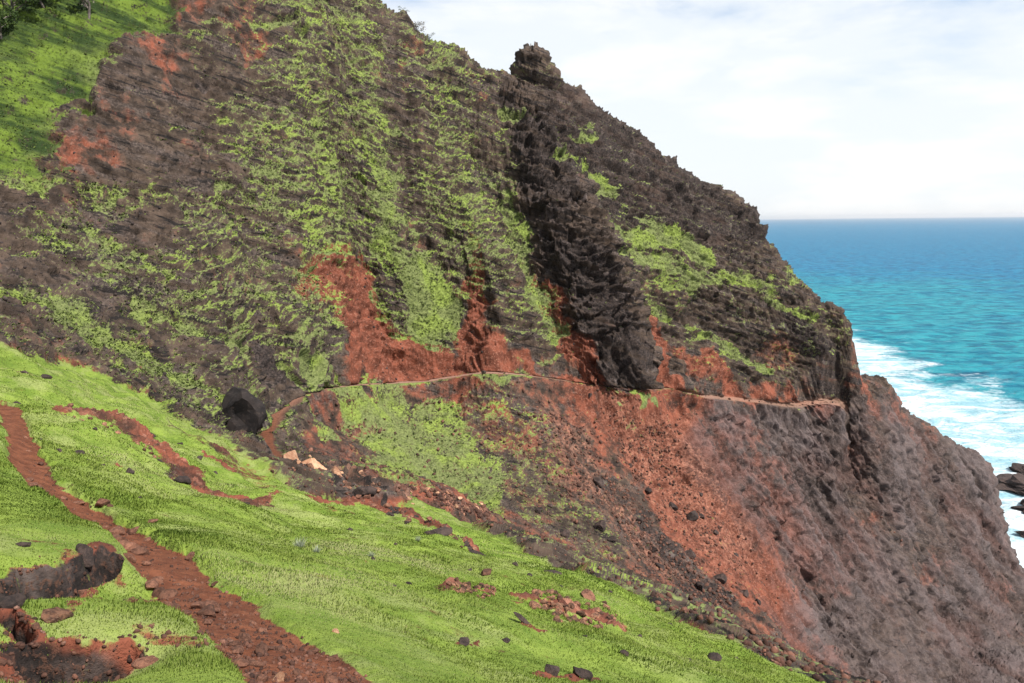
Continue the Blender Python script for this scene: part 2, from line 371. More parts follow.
# ---- red soil
red = 0.26 * MOUNT + 0.50 * SCREE + 0.27 * FACE + .75 * TURF
red = red * (1 - HEAD * .5)
red = add(red, [([(325,285),(360,320),(405,362)], 36, 1), ([(360,268),(370,285)], 12, .9), ([(484,278),(480,330),(470,366)], [10,20,30], 1), ([(380,378),(440,372),(500,366),(560,374),(600,383)], [8,12,12,8,6], 1),
    ([(545,290),(562,340),(592,375)], 11, .9), ([(650,325),(662,380)], [7,14], .95), ([(595,402),(645,430),(695,490),(735,550),(780,615)], [16,44,52,46,34], 1.0), ([(580,410),(630,470)], 22, .7), ([(680,400),(740,430)], 20, .75),
    ([(180,5),(140,70),(95,130)], 34, .45), ([(60,150),(200,170)], 22, .4), ([(665,345),(740,385),(830,400)], 12, .8), ([(780,345),(835,380)], 20, .55), ([(405,20),(415,60)], 14, .6), ([(470,220),(500,300)], 6, .7), ([(750,600),(820,670)], 26, .8), ([(850,370),(870,400)], 14, .7), ([(700,410),(760,470),(820,560)], 34, .62), ([(880,400),(920,430)], 20, .5), ([(930,560),(990,600)], 20, .45), ([(240,20),(250,60)], 16, .5), ([(460,400),(510,425)], 16, .55)])
# ---- dark basalt / dark earth, and crevice shade painted in as dark colour
dark = 0.15 * MOUNT + 0.1 * BELOW
dark = add(dark, [([(30,230),(120,200),(230,160)], 40, .5), ([(60,260),(180,300),(260,340)], 30, .55), ([(280,230),(300,270)], 16, .5), ([(150,110),(230,80)], 24, .45), ([(510,100),(530,180),(560,240),(590,290),(603,340),(618,378)], [12,18,26,34,32,26], .78), ([(530,50),(600,115),(680,190),(750,240)], [24,30,30,22], .78), ([(545,130),(620,200),(660,225)], 40, .76), ([(700,205),(760,250)], 16, .6), ([(640,290),(760,330)], 10, .4), ([(790,325),(838,372)], 24, .75), ([(690,330),(780,350)], 14, .5), ([(640,205),(720,230)], 14, .55),
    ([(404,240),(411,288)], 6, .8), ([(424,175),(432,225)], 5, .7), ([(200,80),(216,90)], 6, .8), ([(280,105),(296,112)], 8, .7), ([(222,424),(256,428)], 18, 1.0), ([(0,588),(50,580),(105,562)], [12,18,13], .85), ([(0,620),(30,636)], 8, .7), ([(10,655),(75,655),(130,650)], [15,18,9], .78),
    ([(600,485),(650,520),(700,595),(750,645)], 17, .72), ([(520,440),(580,500),(640,560)], 22, .42), ([(685,590),(715,610)], 20, .8), ([(0,328),(60,345),(140,385),(200,412)], 9, .75), ([(0,225),(60,245)], 18, .6), ([(255,355),(280,380)], 16, .75), ([(90,315),(130,325)], 10, .6), ([(440,190),(450,230)], 8, .5), ([(380,505),(430,530),(484,558)], 4, .8), ([(180,140),(300,160)], 26, .35), ([(120,180),(240,180)], 24, .4), ([(0,235),(100,260),(200,300)], 30, .4), ([(545,500),(560,520)], 12, .6)])
grey = np.clip(FACE * 1.3 - .45 + .6 * fbm(P0, .09, 4, 808, .6, where=BELOW), 0, 1)
grey = add(grey, [([(570,110),(640,170),(700,230)], 30, .35)])
pebble = U(stroke([(280,462),(340,484),(400,498),(440,508),(480,518)], 10), stroke([(453,588),(490,592)], 8), stroke([(525,600),(560,606),(612,622)], [7,10,11]), stroke([(590,402),(640,430),(690,490),(730,550)], [10,28,30,30], .8), stroke([(560,440),(640,540),(700,600)], 24, .8), stroke([(64,412),(110,420)], 7, .6))
trail = np.maximum(np.maximum(TRN, TRF), TRL * .7)
# ------------------------------------------------------------------ relief: beds, rills, blocks, crevices
BD = np.stack([P0[:, 0], P0[:, 1], P0[:, 2] + 0.36 * P0[:, 0] - 0.04 * P0[:, 1]], 1)   # along the lava beds
rocky = np.clip(MOUNT * (1 - .55 * sstep(.6, .9, grass)) , 0, 1)
farw = np.clip(D / 60, 0.25, 1.0)
lat = WARP[:, :1] * 0.45; rh = np.maximum(rocky, np.maximum(BUTT, HEAD)); fs = BELOW; nt_ = 1 - TURF
bed1 = fbm((BD + lat) * np.array([1 / 22, 1 / 22, 1 / 2.6]), 1, 4, 11, .55, where=rh)
bed2 = fbm((BD + lat * .6) * np.array([1 / 6, 1 / 6, 1 / 0.75]), 1, 3, 31, .55, where=rh)
blk = fbm(P0, 0.22, 5, 41, .55, True, where=nt_)
blk2 = fbm(P0, 1.1, 4, 61, .55, True, where=nt_)
lump = fbm(P0, 0.10, 3, 71, where=rocky)
fine = fbm(P0, 2.2, 3, 81, where=fs)
al = hit(850, 640) - hit(705, 420); al /= np.linalg.norm(al)
PR = P0 - (P0 @ al)[:, None] * al * 0.9
def saw(lam, seed, wf):
    t_ = BD[:, 2] / lam + (fbm(P0 * np.array([1, 1, .6]), wf, 3, seed, where=rh) * 1.5 / lam)
    fr = t_ - np.floor(t_); k_ = np.stack([P0[:, 0] * .12, P0[:, 1] * .12, np.floor(t_) * 1.7], 1)
    return (fr ** 1.3 - .45) * np.clip(.55 + .9 * fbm(k_, 1.0, 2, seed + 3, where=rh), 0, 1.5)
sw1 = saw(2.7, 401, .06); sw2 = saw(.95, 411, .12)
rough_ = np.maximum(np.maximum(BUTT, HEAD), np.maximum(FACE, rocky * .8))
fc1 = facets(P0 + WARP * .2, 1 / 2.6, 5000, rough_); fc2 = facets(P0, 1 / .9, 6000, rough_)
am = hit(440, 330) - hit(390, 60); am /= np.linalg.norm(am); PM = P0 - (P0 @ am)[:, None] * am * .85
lush = U(stroke([(-20,20),(60,25),(130,0)], 50), stroke([(0,90),(60,85)], 36), stroke([(0,140),(30,135)], 32))
gul = fbm(PM, .085, 4, 120, .5, True, where=rocky)
rill = fbm(PR, 0.28, 5, 91, .55, True, where=fs)
rill2 = fbm(PR, 1.2, 3, 95, .55, True, where=fs)
disp = np.zeros(N, np.float32)
sharpbed = np.sign(bed1) * np.abs(bed1) ** .7
disp += rocky * farw * (0.35 * sharpbed + 0.2 * bed2 + 0.5 * blk + 0.14 * blk2 + 0.6 * lump + .85 * sw1 + .42 * sw2 + .42 * fc1 + .22 * fc2) + rocky * np.clip((D - 70) / 40, 0, 1) * (1 - HEAD) * 2.3 * gul
disp += BUTT * (0.2 * blk + .7 * sw1 + .35 * sw2 + 1.15 * fc1 + .6 * fc2)
disp += HEAD * (0.2 * sharpbed + .1 * blk + .5 * sw1 + .25 * sw2 + .25 * fc1 + .14 * fc2)
disp += FACE * (0.95 * rill + 0.3 * rill2 + 0.5 * blk + .85 * fc1 + .48 * fc2)
disp += SCREE * (0.25 * rill + 0.12 * rill2 + 0.22 * blk + 0.24 * blk2 + .12 * fine)
tsc = np.clip(D / 18, 0.25, 1.6)
turf_l = fbm(P0 * np.array([1, 1.0, 2.0]), 0.40, 4, 301, where=TURF) * .27 * tsc + fbm(P0, 4.0, 3, 303, where=TURF) * .018
disp += TURF * turf_l * (1 - .92 * np.exp(-(dN / (wN * 2.6)) ** 2))
disp += TURF * BARE * (-0.05 * tsc + (fbm(P0, 2.4, 4, 305,   .6, True, where=TURF) * .13 * tsc))
disp += TRN * (fbm(P0, 5.0, 4, 307, .6, where=TRN) * 0.035)
disp += pebble * np.clip(D / 40, .2, 1) * fbm(P0, 1.8, 3, 309, .6, True, where=pebble) * .22
keep = 1 - np.maximum(TRF, TRL * .6)
disp += lush * (1 - TURF) * (.5 * fbm(P0, .5, 4, 340, .55, where=lush) + .3 * fbm(BD * np.array([.3, .3, 1.2]), 1, 3, 341, where=lush) + .25 * sw1)
disp *= keep
V = P0 + NRM * disp[:, None]
# cut the trail benches
bN = 1 - sstep(0.85, 1.4, dN / wN)
V[:, 2] -= bN * 0.09 * np.clip(D / 6, .7, 2.2)
hollow = U(stroke([(20,590),(60,584),(104,564)], [11,15,9]), stroke([(30,664),(78,660),(124,648)], [13,16,8]), stroke([(0,622),(24,630)], 7))
V[:, 2] -= hollow * (0.36 + .14 * fbm(P0, 1.5, 3, 333, where=hollow))
bF = 1 - sstep(1.0, 3.2, dF / wF)
V[:, 2] = V[:, 2] * (1 - bF) + (zF + .25) * bF
bL = (1 - sstep(1.0, 2.6, dL / wL)) * .8
V[:, 2] = np.where(bL > 0, V[:, 2] * (1 - bL) + zL * bL, V[:, 2])
N2 = grad_grid(V[:, 0], V[:, 1], V[:, 2])
flat = np.clip((N2[:, 2] - NRM[:, 2]) * 1.6, -.5, .5)       # ledge tops carry the grass, risers are bare
grass = np.clip(grass + flat * (1 - TURF) * .55 * np.clip(grass * 3, 0, 1), 0, 1)
print('relief', round(time.time() - T0, 1))

# ------------------------------------------------------------------ materials
def new_mat(name):
    m = bpy.data.materials.new(name); m.use_nodes = True
    nt = m.node_tree; nt.nodes.clear()
    out = nt.nodes.new('ShaderNodeOutputMaterial'); b = nt.nodes.new('ShaderNodeBsdfPrincipled')
    nt.links.new(b.outputs[0], out.inputs[0])
    return m, nt, b
class NT:
    def __init__(s, nt): s.nt = nt
    def put(s, sock, v):
        if isinstance(v, (int, float)): sock.default_value = v
        elif isinstance(v, tuple): sock.default_value = v if len(v) == len(sock.default_value) else (*v, 1)
        else: s.nt.links.new(v, sock)
    def attr(s, n):
        a = s.nt.nodes.new('ShaderNodeAttribute'); a.attribute_name = n; return a.outputs['Fac']
    def geo(s): return s.nt.nodes.new('ShaderNodeNewGeometry').outputs['Position']
    def map(s, vec, scale=(1, 1, 1), rot=(0, 0, 0)):
        m = s.nt.nodes.new('ShaderNodeMapping'); s.nt.links.new(vec, m.inputs[0]); m.inputs['Scale'].default_value = scale; m.inputs['Rotation'].default_value = rot; return m.outputs[0]
    def noise(s, vec, sc, det=4, rough=.55, dist=0):
        n = s.nt.nodes.new('ShaderNodeTexNoise'); s.nt.links.new(vec, n.inputs['Vector']); n.inputs['Scale'].default_value = sc; n.inputs['Detail'].default_value = det
        n.inputs['Roughness'].default_value = rough; n.inputs['Distortion'].default_value = dist; return n.outputs['Fac']
    def vor(s, vec, sc, out='Distance', feat='F1'):
        n = s.nt.nodes.new('ShaderNodeTexVoronoi'); n.feature = feat; s.nt.links.new(vec, n.inputs['Vector']); n.inputs['Scale'].default_value = sc; return n.outputs[out]
    def m(s, op, a, b=0.0, c=None, clamp=False):
        n = s.nt.nodes.new('ShaderNodeMath'); n.operation = op; n.use_clamp = clamp
        s.put(n.inputs[0], a); s.put(n.inputs[1], b)
        if c is not None: s.put(n.inputs[2], c)
        return n.outputs[0]
    def rng(s, v, a, b, c=0.0, d=1.0, smooth=True):
        n = s.nt.nodes.new('ShaderNodeMapRange'); n.interpolation_type = 'SMOOTHSTEP' if smooth else 'LINEAR'
        s.put(n.inputs[0], v); s.put(n.inputs[1], a); s.put(n.inputs[2], b); s.put(n.inputs[3], c); s.put(n.inputs[4], d); return n.outputs[0]
    def mix(s, f, a, b, mode='MIX'):
        n = s.nt.nodes.new('ShaderNodeMix'); n.data_type = 'RGBA'; n.blend_type = mode
        s.put(n.inputs[0], f); s.put(n.inputs[6], a); s.put(n.inputs[7], b); return n.outputs[2]
    def bump(s, h, strength, dist, normal=None):
        n = s.nt.nodes.new('ShaderNodeBump'); s.put(n.inputs['Height'], h); n.inputs['Strength'].default_value = strength; n.inputs['Distance'].default_value = dist
        if normal is not None: s.nt.links.new(normal, n.inputs['Normal'])
        return n.outputs[0]

def land_material(name):
    m, nt, b = new_mat(name); k = NT(nt); pos = k.geo()
    dt = nt.nodes.new('ShaderNodeVectorMath'); dt.operation = 'DOT_PRODUCT'; nt.links.new(pos, dt.inputs[0]); dt.inputs[1].default_value = (.36, -.04, 1)
    sp_ = nt.nodes.new('ShaderNodeSeparateXYZ'); nt.links.new(pos, sp_.inputs[0]); cb_ = nt.nodes.new('ShaderNodeCombineXYZ')      # along and across the lava beds
    nt.links.new(k.m('MULTIPLY', sp_.outputs[0], .09), cb_.inputs[0]); nt.links.new(k.m('MULTIPLY', sp_.outputs[1], .09), cb_.inputs[1]); nt.links.new(dt.outputs['Value'], cb_.inputs[2]); tilt = cb_.outputs[0]
    n_big = k.noise(pos, .09, 5, .6); n_mid = k.noise(pos, .55, 7, .62); n_fine = k.noise(pos, 3.2, 6, .65); n_grain = k.noise(pos, 16, 5, .7)
    n_bed = k.noise(tilt, 1.1, 7, .62)
    brown = k.mix(k.rng(n_mid, .35, .65), (.027, .018, .013, 1), (.092, .063, .046, 1))
    greyb = k.mix(k.rng(n_fine, .35, .65), (.030, .022, .019, 1), (.115, .086, .072, 1))
    rock = k.mix(k.rng(n_bed, .46, .62), brown, greyb)
    rock = k.mix(k.rng(k.noise(tilt, 2.2, 6, .62), .53, .62), rock, (.013, .010, .009, 1))
    rock = k.mix(k.m('MULTIPLY', k.rng(n_fine, .62, .72), .5), rock, (.25, .195, .16, 1))
    # red lateritic soil
    soil = k.mix(k.rng(n_mid, .35, .68), (.085, .025, .013, 1), (.215, .066, .037, 1))
    soil = k.mix(k.rng(n_fine, .5, .72), soil, (.28, .125, .085, 1))
    R = k.attr('red'); rm = k.rng(k.m('ADD', k.m('MULTIPLY', n_big, .5), k.m('MULTIPLY', n_mid, .5)), k.m('SUBTRACT', .66, k.m('MULTIPLY', R, .42)), k.m('SUBTRACT', .84, k.m('MULTIPLY', R, .42)))
    col = k.mix(rm, rock, soil)
    # grey lava of the sea cliff, haze put in as a paler tone
    gcol = k.mix(k.rng(n_mid, .36, .66), (.028, .019, .017, 1), (.086, .062, .057, 1))
    gcol = k.mix(k.rng(n_big, .42, .62), gcol, k.mix(.38, gcol, (.13, .062, .050, 1)))
    gcol = k.mix(k.m('MULTIPLY', k.rng(n_fine, .55, .7), .6), gcol, (.17, .142, .14, 1))
    gcol = k.mix(k.m('MULTIPLY', k.rng(k.attr('streak'), .15, .6), .55), gcol, (.145, .116, .114, 1))
    gcol = k.mix(k.m('MULTIPLY', k.rng(n_fine, .45, .32), .75), gcol, (.022, .018, .019, 1))
    col = k.mix(k.m('MULTIPLY', k.attr('grey'), .85), col, gcol)
    # rubble
    vd = k.vor(pos, 2.6, 'Color'); sep = nt.nodes.new('ShaderNodeSeparateColor'); nt.links.new(vd, sep.inputs[0])
    reb = k.mix(sep.outputs[0], (.13, .044, .026, 1), (.40, .20, .135, 1)); reb = k.mix(k.rng(sep.outputs[1], .6, .8), reb, (.035, .024, .02, 1))
    col = k.mix(k.m('MULTIPLY', k.m('MULTIPLY', k.attr('pebble'), .62), k.rng(n_mid, .35, .6)), col, reb)
    # dark basalt, dark earth and the shade painted into crevices
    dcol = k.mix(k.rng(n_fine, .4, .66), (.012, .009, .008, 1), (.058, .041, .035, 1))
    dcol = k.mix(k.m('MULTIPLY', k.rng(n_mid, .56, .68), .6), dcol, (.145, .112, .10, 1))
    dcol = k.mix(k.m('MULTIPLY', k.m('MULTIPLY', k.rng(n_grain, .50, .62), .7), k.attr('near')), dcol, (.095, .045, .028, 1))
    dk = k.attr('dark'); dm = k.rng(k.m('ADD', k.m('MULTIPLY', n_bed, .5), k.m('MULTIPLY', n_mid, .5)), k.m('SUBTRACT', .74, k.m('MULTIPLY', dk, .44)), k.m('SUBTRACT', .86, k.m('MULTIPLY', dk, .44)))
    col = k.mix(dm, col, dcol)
    # trodden earth
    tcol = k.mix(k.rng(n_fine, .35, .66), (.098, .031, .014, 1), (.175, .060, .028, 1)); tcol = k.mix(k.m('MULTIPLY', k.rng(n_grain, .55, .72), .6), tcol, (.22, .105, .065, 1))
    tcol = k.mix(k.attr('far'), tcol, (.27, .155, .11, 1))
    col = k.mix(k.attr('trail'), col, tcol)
    # grass
    Gc = k.attr('grass')
    gn = k.m('ADD', k.m('ADD', k.m('MULTIPLY', n_mid, .42), k.m('MULTIPLY', n_fine, .38)), k.m('MULTIPLY', n_grain, .20))
    gm = k.rng(gn, k.m('SUBTRACT', .635, k.m('MULTIPLY', Gc, .31)), k.m('SUBTRACT', .72, k.m('MULTIPLY', Gc, .31)))
    gpatch = k.noise(pos, .23, 5, .6)
    g = k.mix(k.rng(n_fine, .34, .66), (.070, .088, .024, 1), (.165, .19, .065, 1))
    g = k.mix(k.rng(gpatch, .45, .62), g, k.mix(k.rng(n_fine, .34, .66), (.10, .135, .022, 1), (.21, .27, .052, 1)))
    g = k.mix(k.m('MULTIPLY', k.rng(n_grain, .52, .7), .55), g, (.17, .18, .09, 1))
    tg = k.mix(k.rng(k.noise(pos, 1.1, 8, .68), .36, .64), (.105, .165, .018, 1), (.19, .255, .040, 1))
    tg = k.mix(k.m('MULTIPLY', k.rng(k.noise(k.map(pos, (1, 1, 1.6)), .5, 7, .65, .4), .48, .62), .65), tg, (.25, .275, .095, 1))
    tg = k.mix(k.m('MULTIPLY', k.rng(n_grain, .38, .28), .6), tg, (.05, .085, .010, 1))
    g = k.mix(k.attr('turf'), g, tg)
    lush = k.mix(k.rng(k.m('ADD', k.m('MULTIPLY', k.noise(pos, .16, 4, .6), .5), k.m('MULTIPLY', k.noise(tilt, .9, 6, .65), .5)), .42, .57), (.016, .033, .005, 1), (.105, .155, .018, 1))  # darker plants, with the shading among them put into the greens
    g = k.mix(k.attr('lush'), g, lush)
    col = k.mix(gm, col, g)
    nt.links.new(col, b.inputs['Base Color'])
    b.inputs['Roughness'].default_value = .92; b.inputs['Specular IOR Level'].default_value = .25
    near = k.attr('near')
    h = k.m('ADD', k.m('MULTIPLY', n_fine, .5), k.m('MULTIPLY', n_mid, .5))
    bn = k.bump(h, .9, .55); hb = k.m('ADD', n_grain, k.m('MULTIPLY', n_fine, 1.2))
    bn2 = k.bump(hb, .8, .05)
    mx = nt.nodes.new('ShaderNodeMix'); mx.data_type = 'VECTOR'; nt.links.new(near, mx.inputs[0]); nt.links.new(bn, mx.inputs[4]); nt.links.new(bn2, mx.inputs[5])
    nt.links.new(mx.outputs[1], b.inputs['Normal'])
    return m
LAND = land_material('weathered_lava_and_grass')

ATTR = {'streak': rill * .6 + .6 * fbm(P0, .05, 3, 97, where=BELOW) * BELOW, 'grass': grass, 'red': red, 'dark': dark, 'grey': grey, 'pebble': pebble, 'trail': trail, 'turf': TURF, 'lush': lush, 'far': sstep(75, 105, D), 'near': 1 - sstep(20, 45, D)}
idx = np.arange((GA - 1) * (GR - 1)); a0 = (idx // (GR - 1)) * GR + idx % (GR - 1)
FC = np.stack([a0, a0 + GR, a0 + GR + 1, a0 + 1], 1)
def tag(o, label=None, cat=None, group=None, kind=None):
    if label: o['label'] = label
    if cat: o['category'] = cat
    if group: o['group'] = group
    if kind: o['kind'] = kind
    return o
def mesh_np(name, V_, F_, mat, attrs=None, smooth=True, parent=None, normals=None):
    me = bpy.data.meshes.new(name); n = len(V_); kf = F_.shape[1]
    me.vertices.add(n); me.vertices.foreach_set('co', V_.astype(np.float32).ravel())
    me.loops.add(F_.size); me.loops.foreach_set('vertex_index', F_.astype(np.int32).ravel())
    me.polygons.add(len(F_)); me.polygons.foreach_set('loop_start', np.arange(0, F_.size, kf, dtype=np.int32))
    if smooth: me.polygons.foreach_set('use_smooth', np.ones(len(F_), bool))
    me.update(calc_edges=True)
    for an, av in (attrs or {}).items():
        at_ = me.attributes.new(an, 'FLOAT', 'POINT'); at_.data.foreach_set('value', np.ascontiguousarray(av, np.float32))
    me.materials.append(mat)
    if normals is not None: me.normals_split_custom_set_from_vertices(normals)
    o = bpy.data.objects.new(name, me); C.objects.link(o)
    if parent: o.parent = parent
    return o
def piece(name, facemask, label):
    F_ = FC[facemask]; used = np.unique(F_); remap = np.zeros(N, np.int64); remap[used] = np.arange(len(used))
    o = mesh_np(name, V[used], remap[F_], LAND, {k_: v_[used] for k_, v_ in ATTR.items()})
    return tag(o, label, None, None, 'structure')
fm = lambda A: A[FC].mean(1)
f_tn, f_tf, f_turf, f_but, f_face, f_bel = fm(TRN) > .5, fm(np.maximum(TRF, TRL)) > .5, fm(TURF) > .5, fm(BUTT) > .5, fm(FACE) > .5, fm(BELOW) > .5
left = ~f_tn
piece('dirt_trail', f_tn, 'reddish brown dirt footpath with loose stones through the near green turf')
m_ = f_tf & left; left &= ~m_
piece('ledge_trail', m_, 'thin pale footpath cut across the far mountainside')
m_ = f_turf & left; left &= ~m_
piece('grassy_slope', m_, 'bright green near hillside of short turf with bare patches')
m_ = f_but & left; left &= ~m_
piece('basalt_buttress', m_, 'dark steep rock rib coming down to the ledge path below the pinnacle')
m_ = f_face & left; left &= ~m_
piece('sea_cliff', m_, 'grey purple bare lava face dropping to the surf')
m_ = f_bel & left; left &= ~m_
piece('scree_slope', m_, 'red rubble and patchy grass slope below the ledge path')
piece('mountainside', left, 'steep layered brown mountain patched with green up to the skyline')
print('land', round(time.time() - T0, 1))
# ------------------------------------------------------------------ ground cover and loose rock
VG = V.reshape(GA, GR, 3); NG = N2.reshape(GA, GR, 3)
def fieldG(A): return A.reshape(GA, GR)
def scatter(n, weight):
    """random points on the land; weight per vertex; cells are picked by that weight"""
    wv = np.maximum(G(weight)[:-1, :-1], 0).ravel().astype(np.float64); cw_ = np.cumsum(wv); 
    c = np.searchsorted(cw_, rng.random(n) * cw_[-1]); c = np.minimum(c, len(wv) - 1)
    i, j = c // (GR - 1), c % (GR - 1); a, b = rng.random(n)[:, None], rng.random(n)[:, None]
    p = (VG[i, j] * (1 - a) * (1 - b) + VG[i + 1, j] * a * (1 - b) + VG[i, j + 1] * (1 - a) * b + VG[i + 1, j + 1] * a * b)
    return p, NG[i, j], i * GR + j
px_ = to_px(V); facing = ((CAM - V) * N2).sum(1) / D > 0.02
INV = ((V - CAM) @ fwd > 0) & (px_[:, 0] > -120) & (px_[:, 0] < 1150) & (px_[:, 1] > -90) & (px_[:, 1] < 790) & facing
INV = INV.astype(np.float32)
def unit(a): return a / (np.linalg.norm(a, axis=-1, keepdims=True) + 1e-9)

def foliage_material(name, ramp, rough=.8, trans=.35):
    m, nt, b = new_mat(name); k = NT(nt); t = k.attr('tint')
    r = nt.nodes.new('ShaderNodeValToRGB'); nt.links.new(t, r.inputs[0]); e_ = r.color_ramp.elements
    while len(e_) < len(ramp): e_.new(.5)
    for x_, (q_, c_) in zip(e_, ramp): x_.position = q_; x_.color = (*c_, 1)
    nt.links.new(r.outputs[0], b.inputs['Base Color']); b.inputs['Roughness'].default_value = rough; b.inputs['Specular IOR Level'].default_value = .2
    tr = nt.nodes.new('ShaderNodeBsdfTranslucent'); nt.links.new(r.outputs[0], tr.inputs[0])
    mx = nt.nodes.new('ShaderNodeMixShader'); mx.inputs[0].default_value = trans
    nt.links.new(b.outputs[0], mx.inputs[1]); nt.links.new(tr.outputs[0], mx.inputs[2]); nt.links.new(mx.outputs[0], nt.nodes['Material Output'].inputs[0])
    return m
# short turf: blades on the near slope
NB = 460000
dens = TURF * np.clip(grass * 1.25 - .2, 0, 1) * INV * (D < 55) * np.clip(D / 5, .6, 1) * (1 - trail)
p, n, vi = scatter(NB, dens); d = D[vi]
hgt = (0.009 + 0.017 * rng.random(NB) ** 2) * (1 + 1.3 * np.clip(fbm(p, 1.1, 3, 601), -.3, 1)) * np.clip(d / 9, .9, 1.7)
wid = np.clip(0.0065 * np.clip(d / 4, .8, 9), .004, .045)
ph = rng.random(NB) * 2 * math.pi; side = np.stack([np.cos(ph), np.sin(ph), np.zeros(NB)], 1); lean = rng.normal(0, .55, (NB, 3)); lean[:, 0] += .35
dirn = unit(np.array([0, 0, 1.0]) * .9 + n * .4 + lean * .6)
b0 = p - side * wid[:, None] * .5 - n * .006; b1 = p + side * wid[:, None] * .5 - n * .006; tp = p + dirn * hgt[:, None]
BV = np.stack([b0, b1, tp], 1).reshape(-1, 3); BF = np.arange(NB * 3).reshape(-1, 3)
gt_ = .47 + .62 * fbm(p, .35, 4, 611) + .18 * fbm(p, 2.0, 3, 613) + rng.normal(0, .13, NB)
tint = np.repeat(np.clip(gt_, 0, 1), 3)
GRASS = foliage_material('turf_blades', [(0, (.10, .15, .022)), (.3, (.205, .28, .042)), (.62, (.305, .38, .085)), (1, (.47, .47, .22))], trans=.45)
nn = np.repeat(unit(n + .35 * dirn), 3, axis=0)
o = mesh_np('short_grass', BV, BF, GRASS, {'tint': tint}, normals=nn); tag(o, 'short bright green turf blades covering the near slope', None, None, 'stuff')

# low scrub and tussocks clinging to the mountain
NS = 42000
gn_ = .5 + .5 * fbm(V, .55, 3, 621, where=INV * (1 - TURF))
cov = np.clip((grass * 1.5 + gn_ * 1.0 - 1.05) * 3, 0, 1) + .05
p, n, vi = scatter(NS, cov * INV * (D > 45) * (1 - TURF) * (1 - trail) * (grass > .12) * (1 - .9 * FACE) * (1 - .8 * SCREE)); d = D[vi]
K = 7
rad = (0.07 + .17 * rng.random(NS) ** 3) * (1 - .35 * lush[vi]) * np.clip(d / 90, .15, 1.15)
cen = p[:, None] + rng.normal(0, 1, (NS, K, 3)) * rad[:, None, None] * .55 * np.array([1, 1, .45]) + n[:, None] * (rad * .35)[:, None, None]
q1 = unit(rng.normal(0, 1, (NS, K, 3))); q2 = unit(np.cross(q1, rng.normal(0, 1, (NS, K, 3))))
s_ = rad[:, None, None] * (.35 + .4 * rng.random((NS, K, 1)))
T = np.stack([cen - q1 * s_, cen + q1 * s_ * .7 + q2 * s_ * .5, cen - q2 * s_ * .9 + q1 * s_ * .3], 2)
BV = T.reshape(-1, 3); BF = np.arange(len(BV)).reshape(-1, 3)
tn = np.repeat(np.clip(.42 + .32 * fbm(p, .12, 3, 631) + .10 * lush[vi] + rng.normal(0, .17, NS), 0, 1), K * 3)
SCRUB = foliage_material('scrub_leaves', [(0, (.045, .06, .016)), (.4, (.10, .128, .036)), (.75, (.165, .21, .058)), (1, (.23, .30, .055))], trans=.35)
nn = np.repeat(unit(n + np.array([0, 0, .6])), K * 3, axis=0) + np.repeat(rng.normal(0, .22, (NS * K, 3)), 3, axis=0)
o = mesh_np('mountain_scrub', BV, BF, SCRUB, {'tint': tn}, normals=unit(nn)); tag(o, 'low green tussocks and scrub scattered over the mountain ledges', None, None, 'stuff')

# ---- angular stones
import bmesh
def ico(sub):
    bm = bmesh.new(); bmesh.ops.create_icosphere(bm, subdivisions=sub, radius=1.0)
    v = np.array([x.co[:] for x in bm.verts]); f = np.array([[y.index for y in x.verts] for x in bm.faces]); bm.free(); return v, f
ICO = {s: ico(s) for s in (1, 2, 3, 4)}
def stone_shape(sub, seed, cuts=11, squash=(1, .8, .6), rough=.05):
    r_ = np.random.default_rng(seed); v, f = ICO[sub]; v = v.copy()
    for _ in range(cuts):
        nrm = unit(r_.normal(0, 1, 3)); dd = r_.uniform(.50, .86)
        v -= np.maximum(v @ nrm - dd, 0)[:, None] * nrm
    v *= np.array(squash) * r_.uniform(.85, 1.15, 3)
    if rough: v += unit(v) * (fbm(v + seed, 2.2, 3, seed)[:, None] * rough)
    return v, f
def rock_material(name, c0, c1, c2, sc=6, obj=True, vr=(.6, 1.35)):
    m, nt, b = new_mat(name); k = NT(nt)
    pos = nt.nodes.new('ShaderNodeTexCoord').outputs['Object'] if obj else k.geo()
    n1 = k.noise(pos, sc * .35, 6, .65); n2 = k.noise(pos, sc * 2, 6, .7)
    c = k.mix(k.rng(n1, .38, .62), (*c0, 1), (*c1, 1)); c = k.mix(k.m('MULTIPLY', k.rng(n2, .54, .70), .6), c, (*c2, 1))
    if obj:
        r = nt.nodes.new('ShaderNodeObjectInfo').outputs['Random']; hs = nt.nodes.new('ShaderNodeHueSaturation'); nt.links.new(k.rng(r, 0, 1, vr[0], vr[1], False), hs.inputs['Value']); nt.links.new(c, hs.inputs['Color']); c = hs.outputs[0]
    else:
        t = k.attr('tint'); hs = nt.nodes.new('ShaderNodeHueSaturation'); nt.links.new(k.rng(t, 0, 1, .45, 1.6, False), hs.inputs['Value']); nt.links.new(c, hs.inputs['Color']); c = hs.outputs[0]
    nt.links.new(c, b.inputs['Base Color']); b.inputs['Roughness'].default_value = .88; b.inputs['Specular IOR Level'].default_value = .3
    nt.links.new(k.bump(n2, .7, .04 if obj else .1), b.inputs['Normal'])
    return m
M_TRAILSTONE = rock_material('trail_stone', (.085, .036, .022), (.19, .085, .052), (.34, .20, .13))
M_CHIP = rock_material('red_chip', (.06, .027, .017), (.22, .105, .06), (.46, .30, .20), vr=(.3, 1.7))
M_DARK = rock_material('dark_lava', (.022, .015, .013), (.055, .036, .030), (.13, .085, .065))
M_BLACK = rock_material('black_lava', (.008, .006, .006), (.022, .016, .014), (.075, .055, .045))
M_PALE = rock_material('pale_boulder', (.27, .125, .068), (.42, .25, .15), (.50, .36, .26))
M_RUB = rock_material('slope_rubble', (.055, .026, .018), (.14, .062, .040), (.27, .15, .11), 3, False)
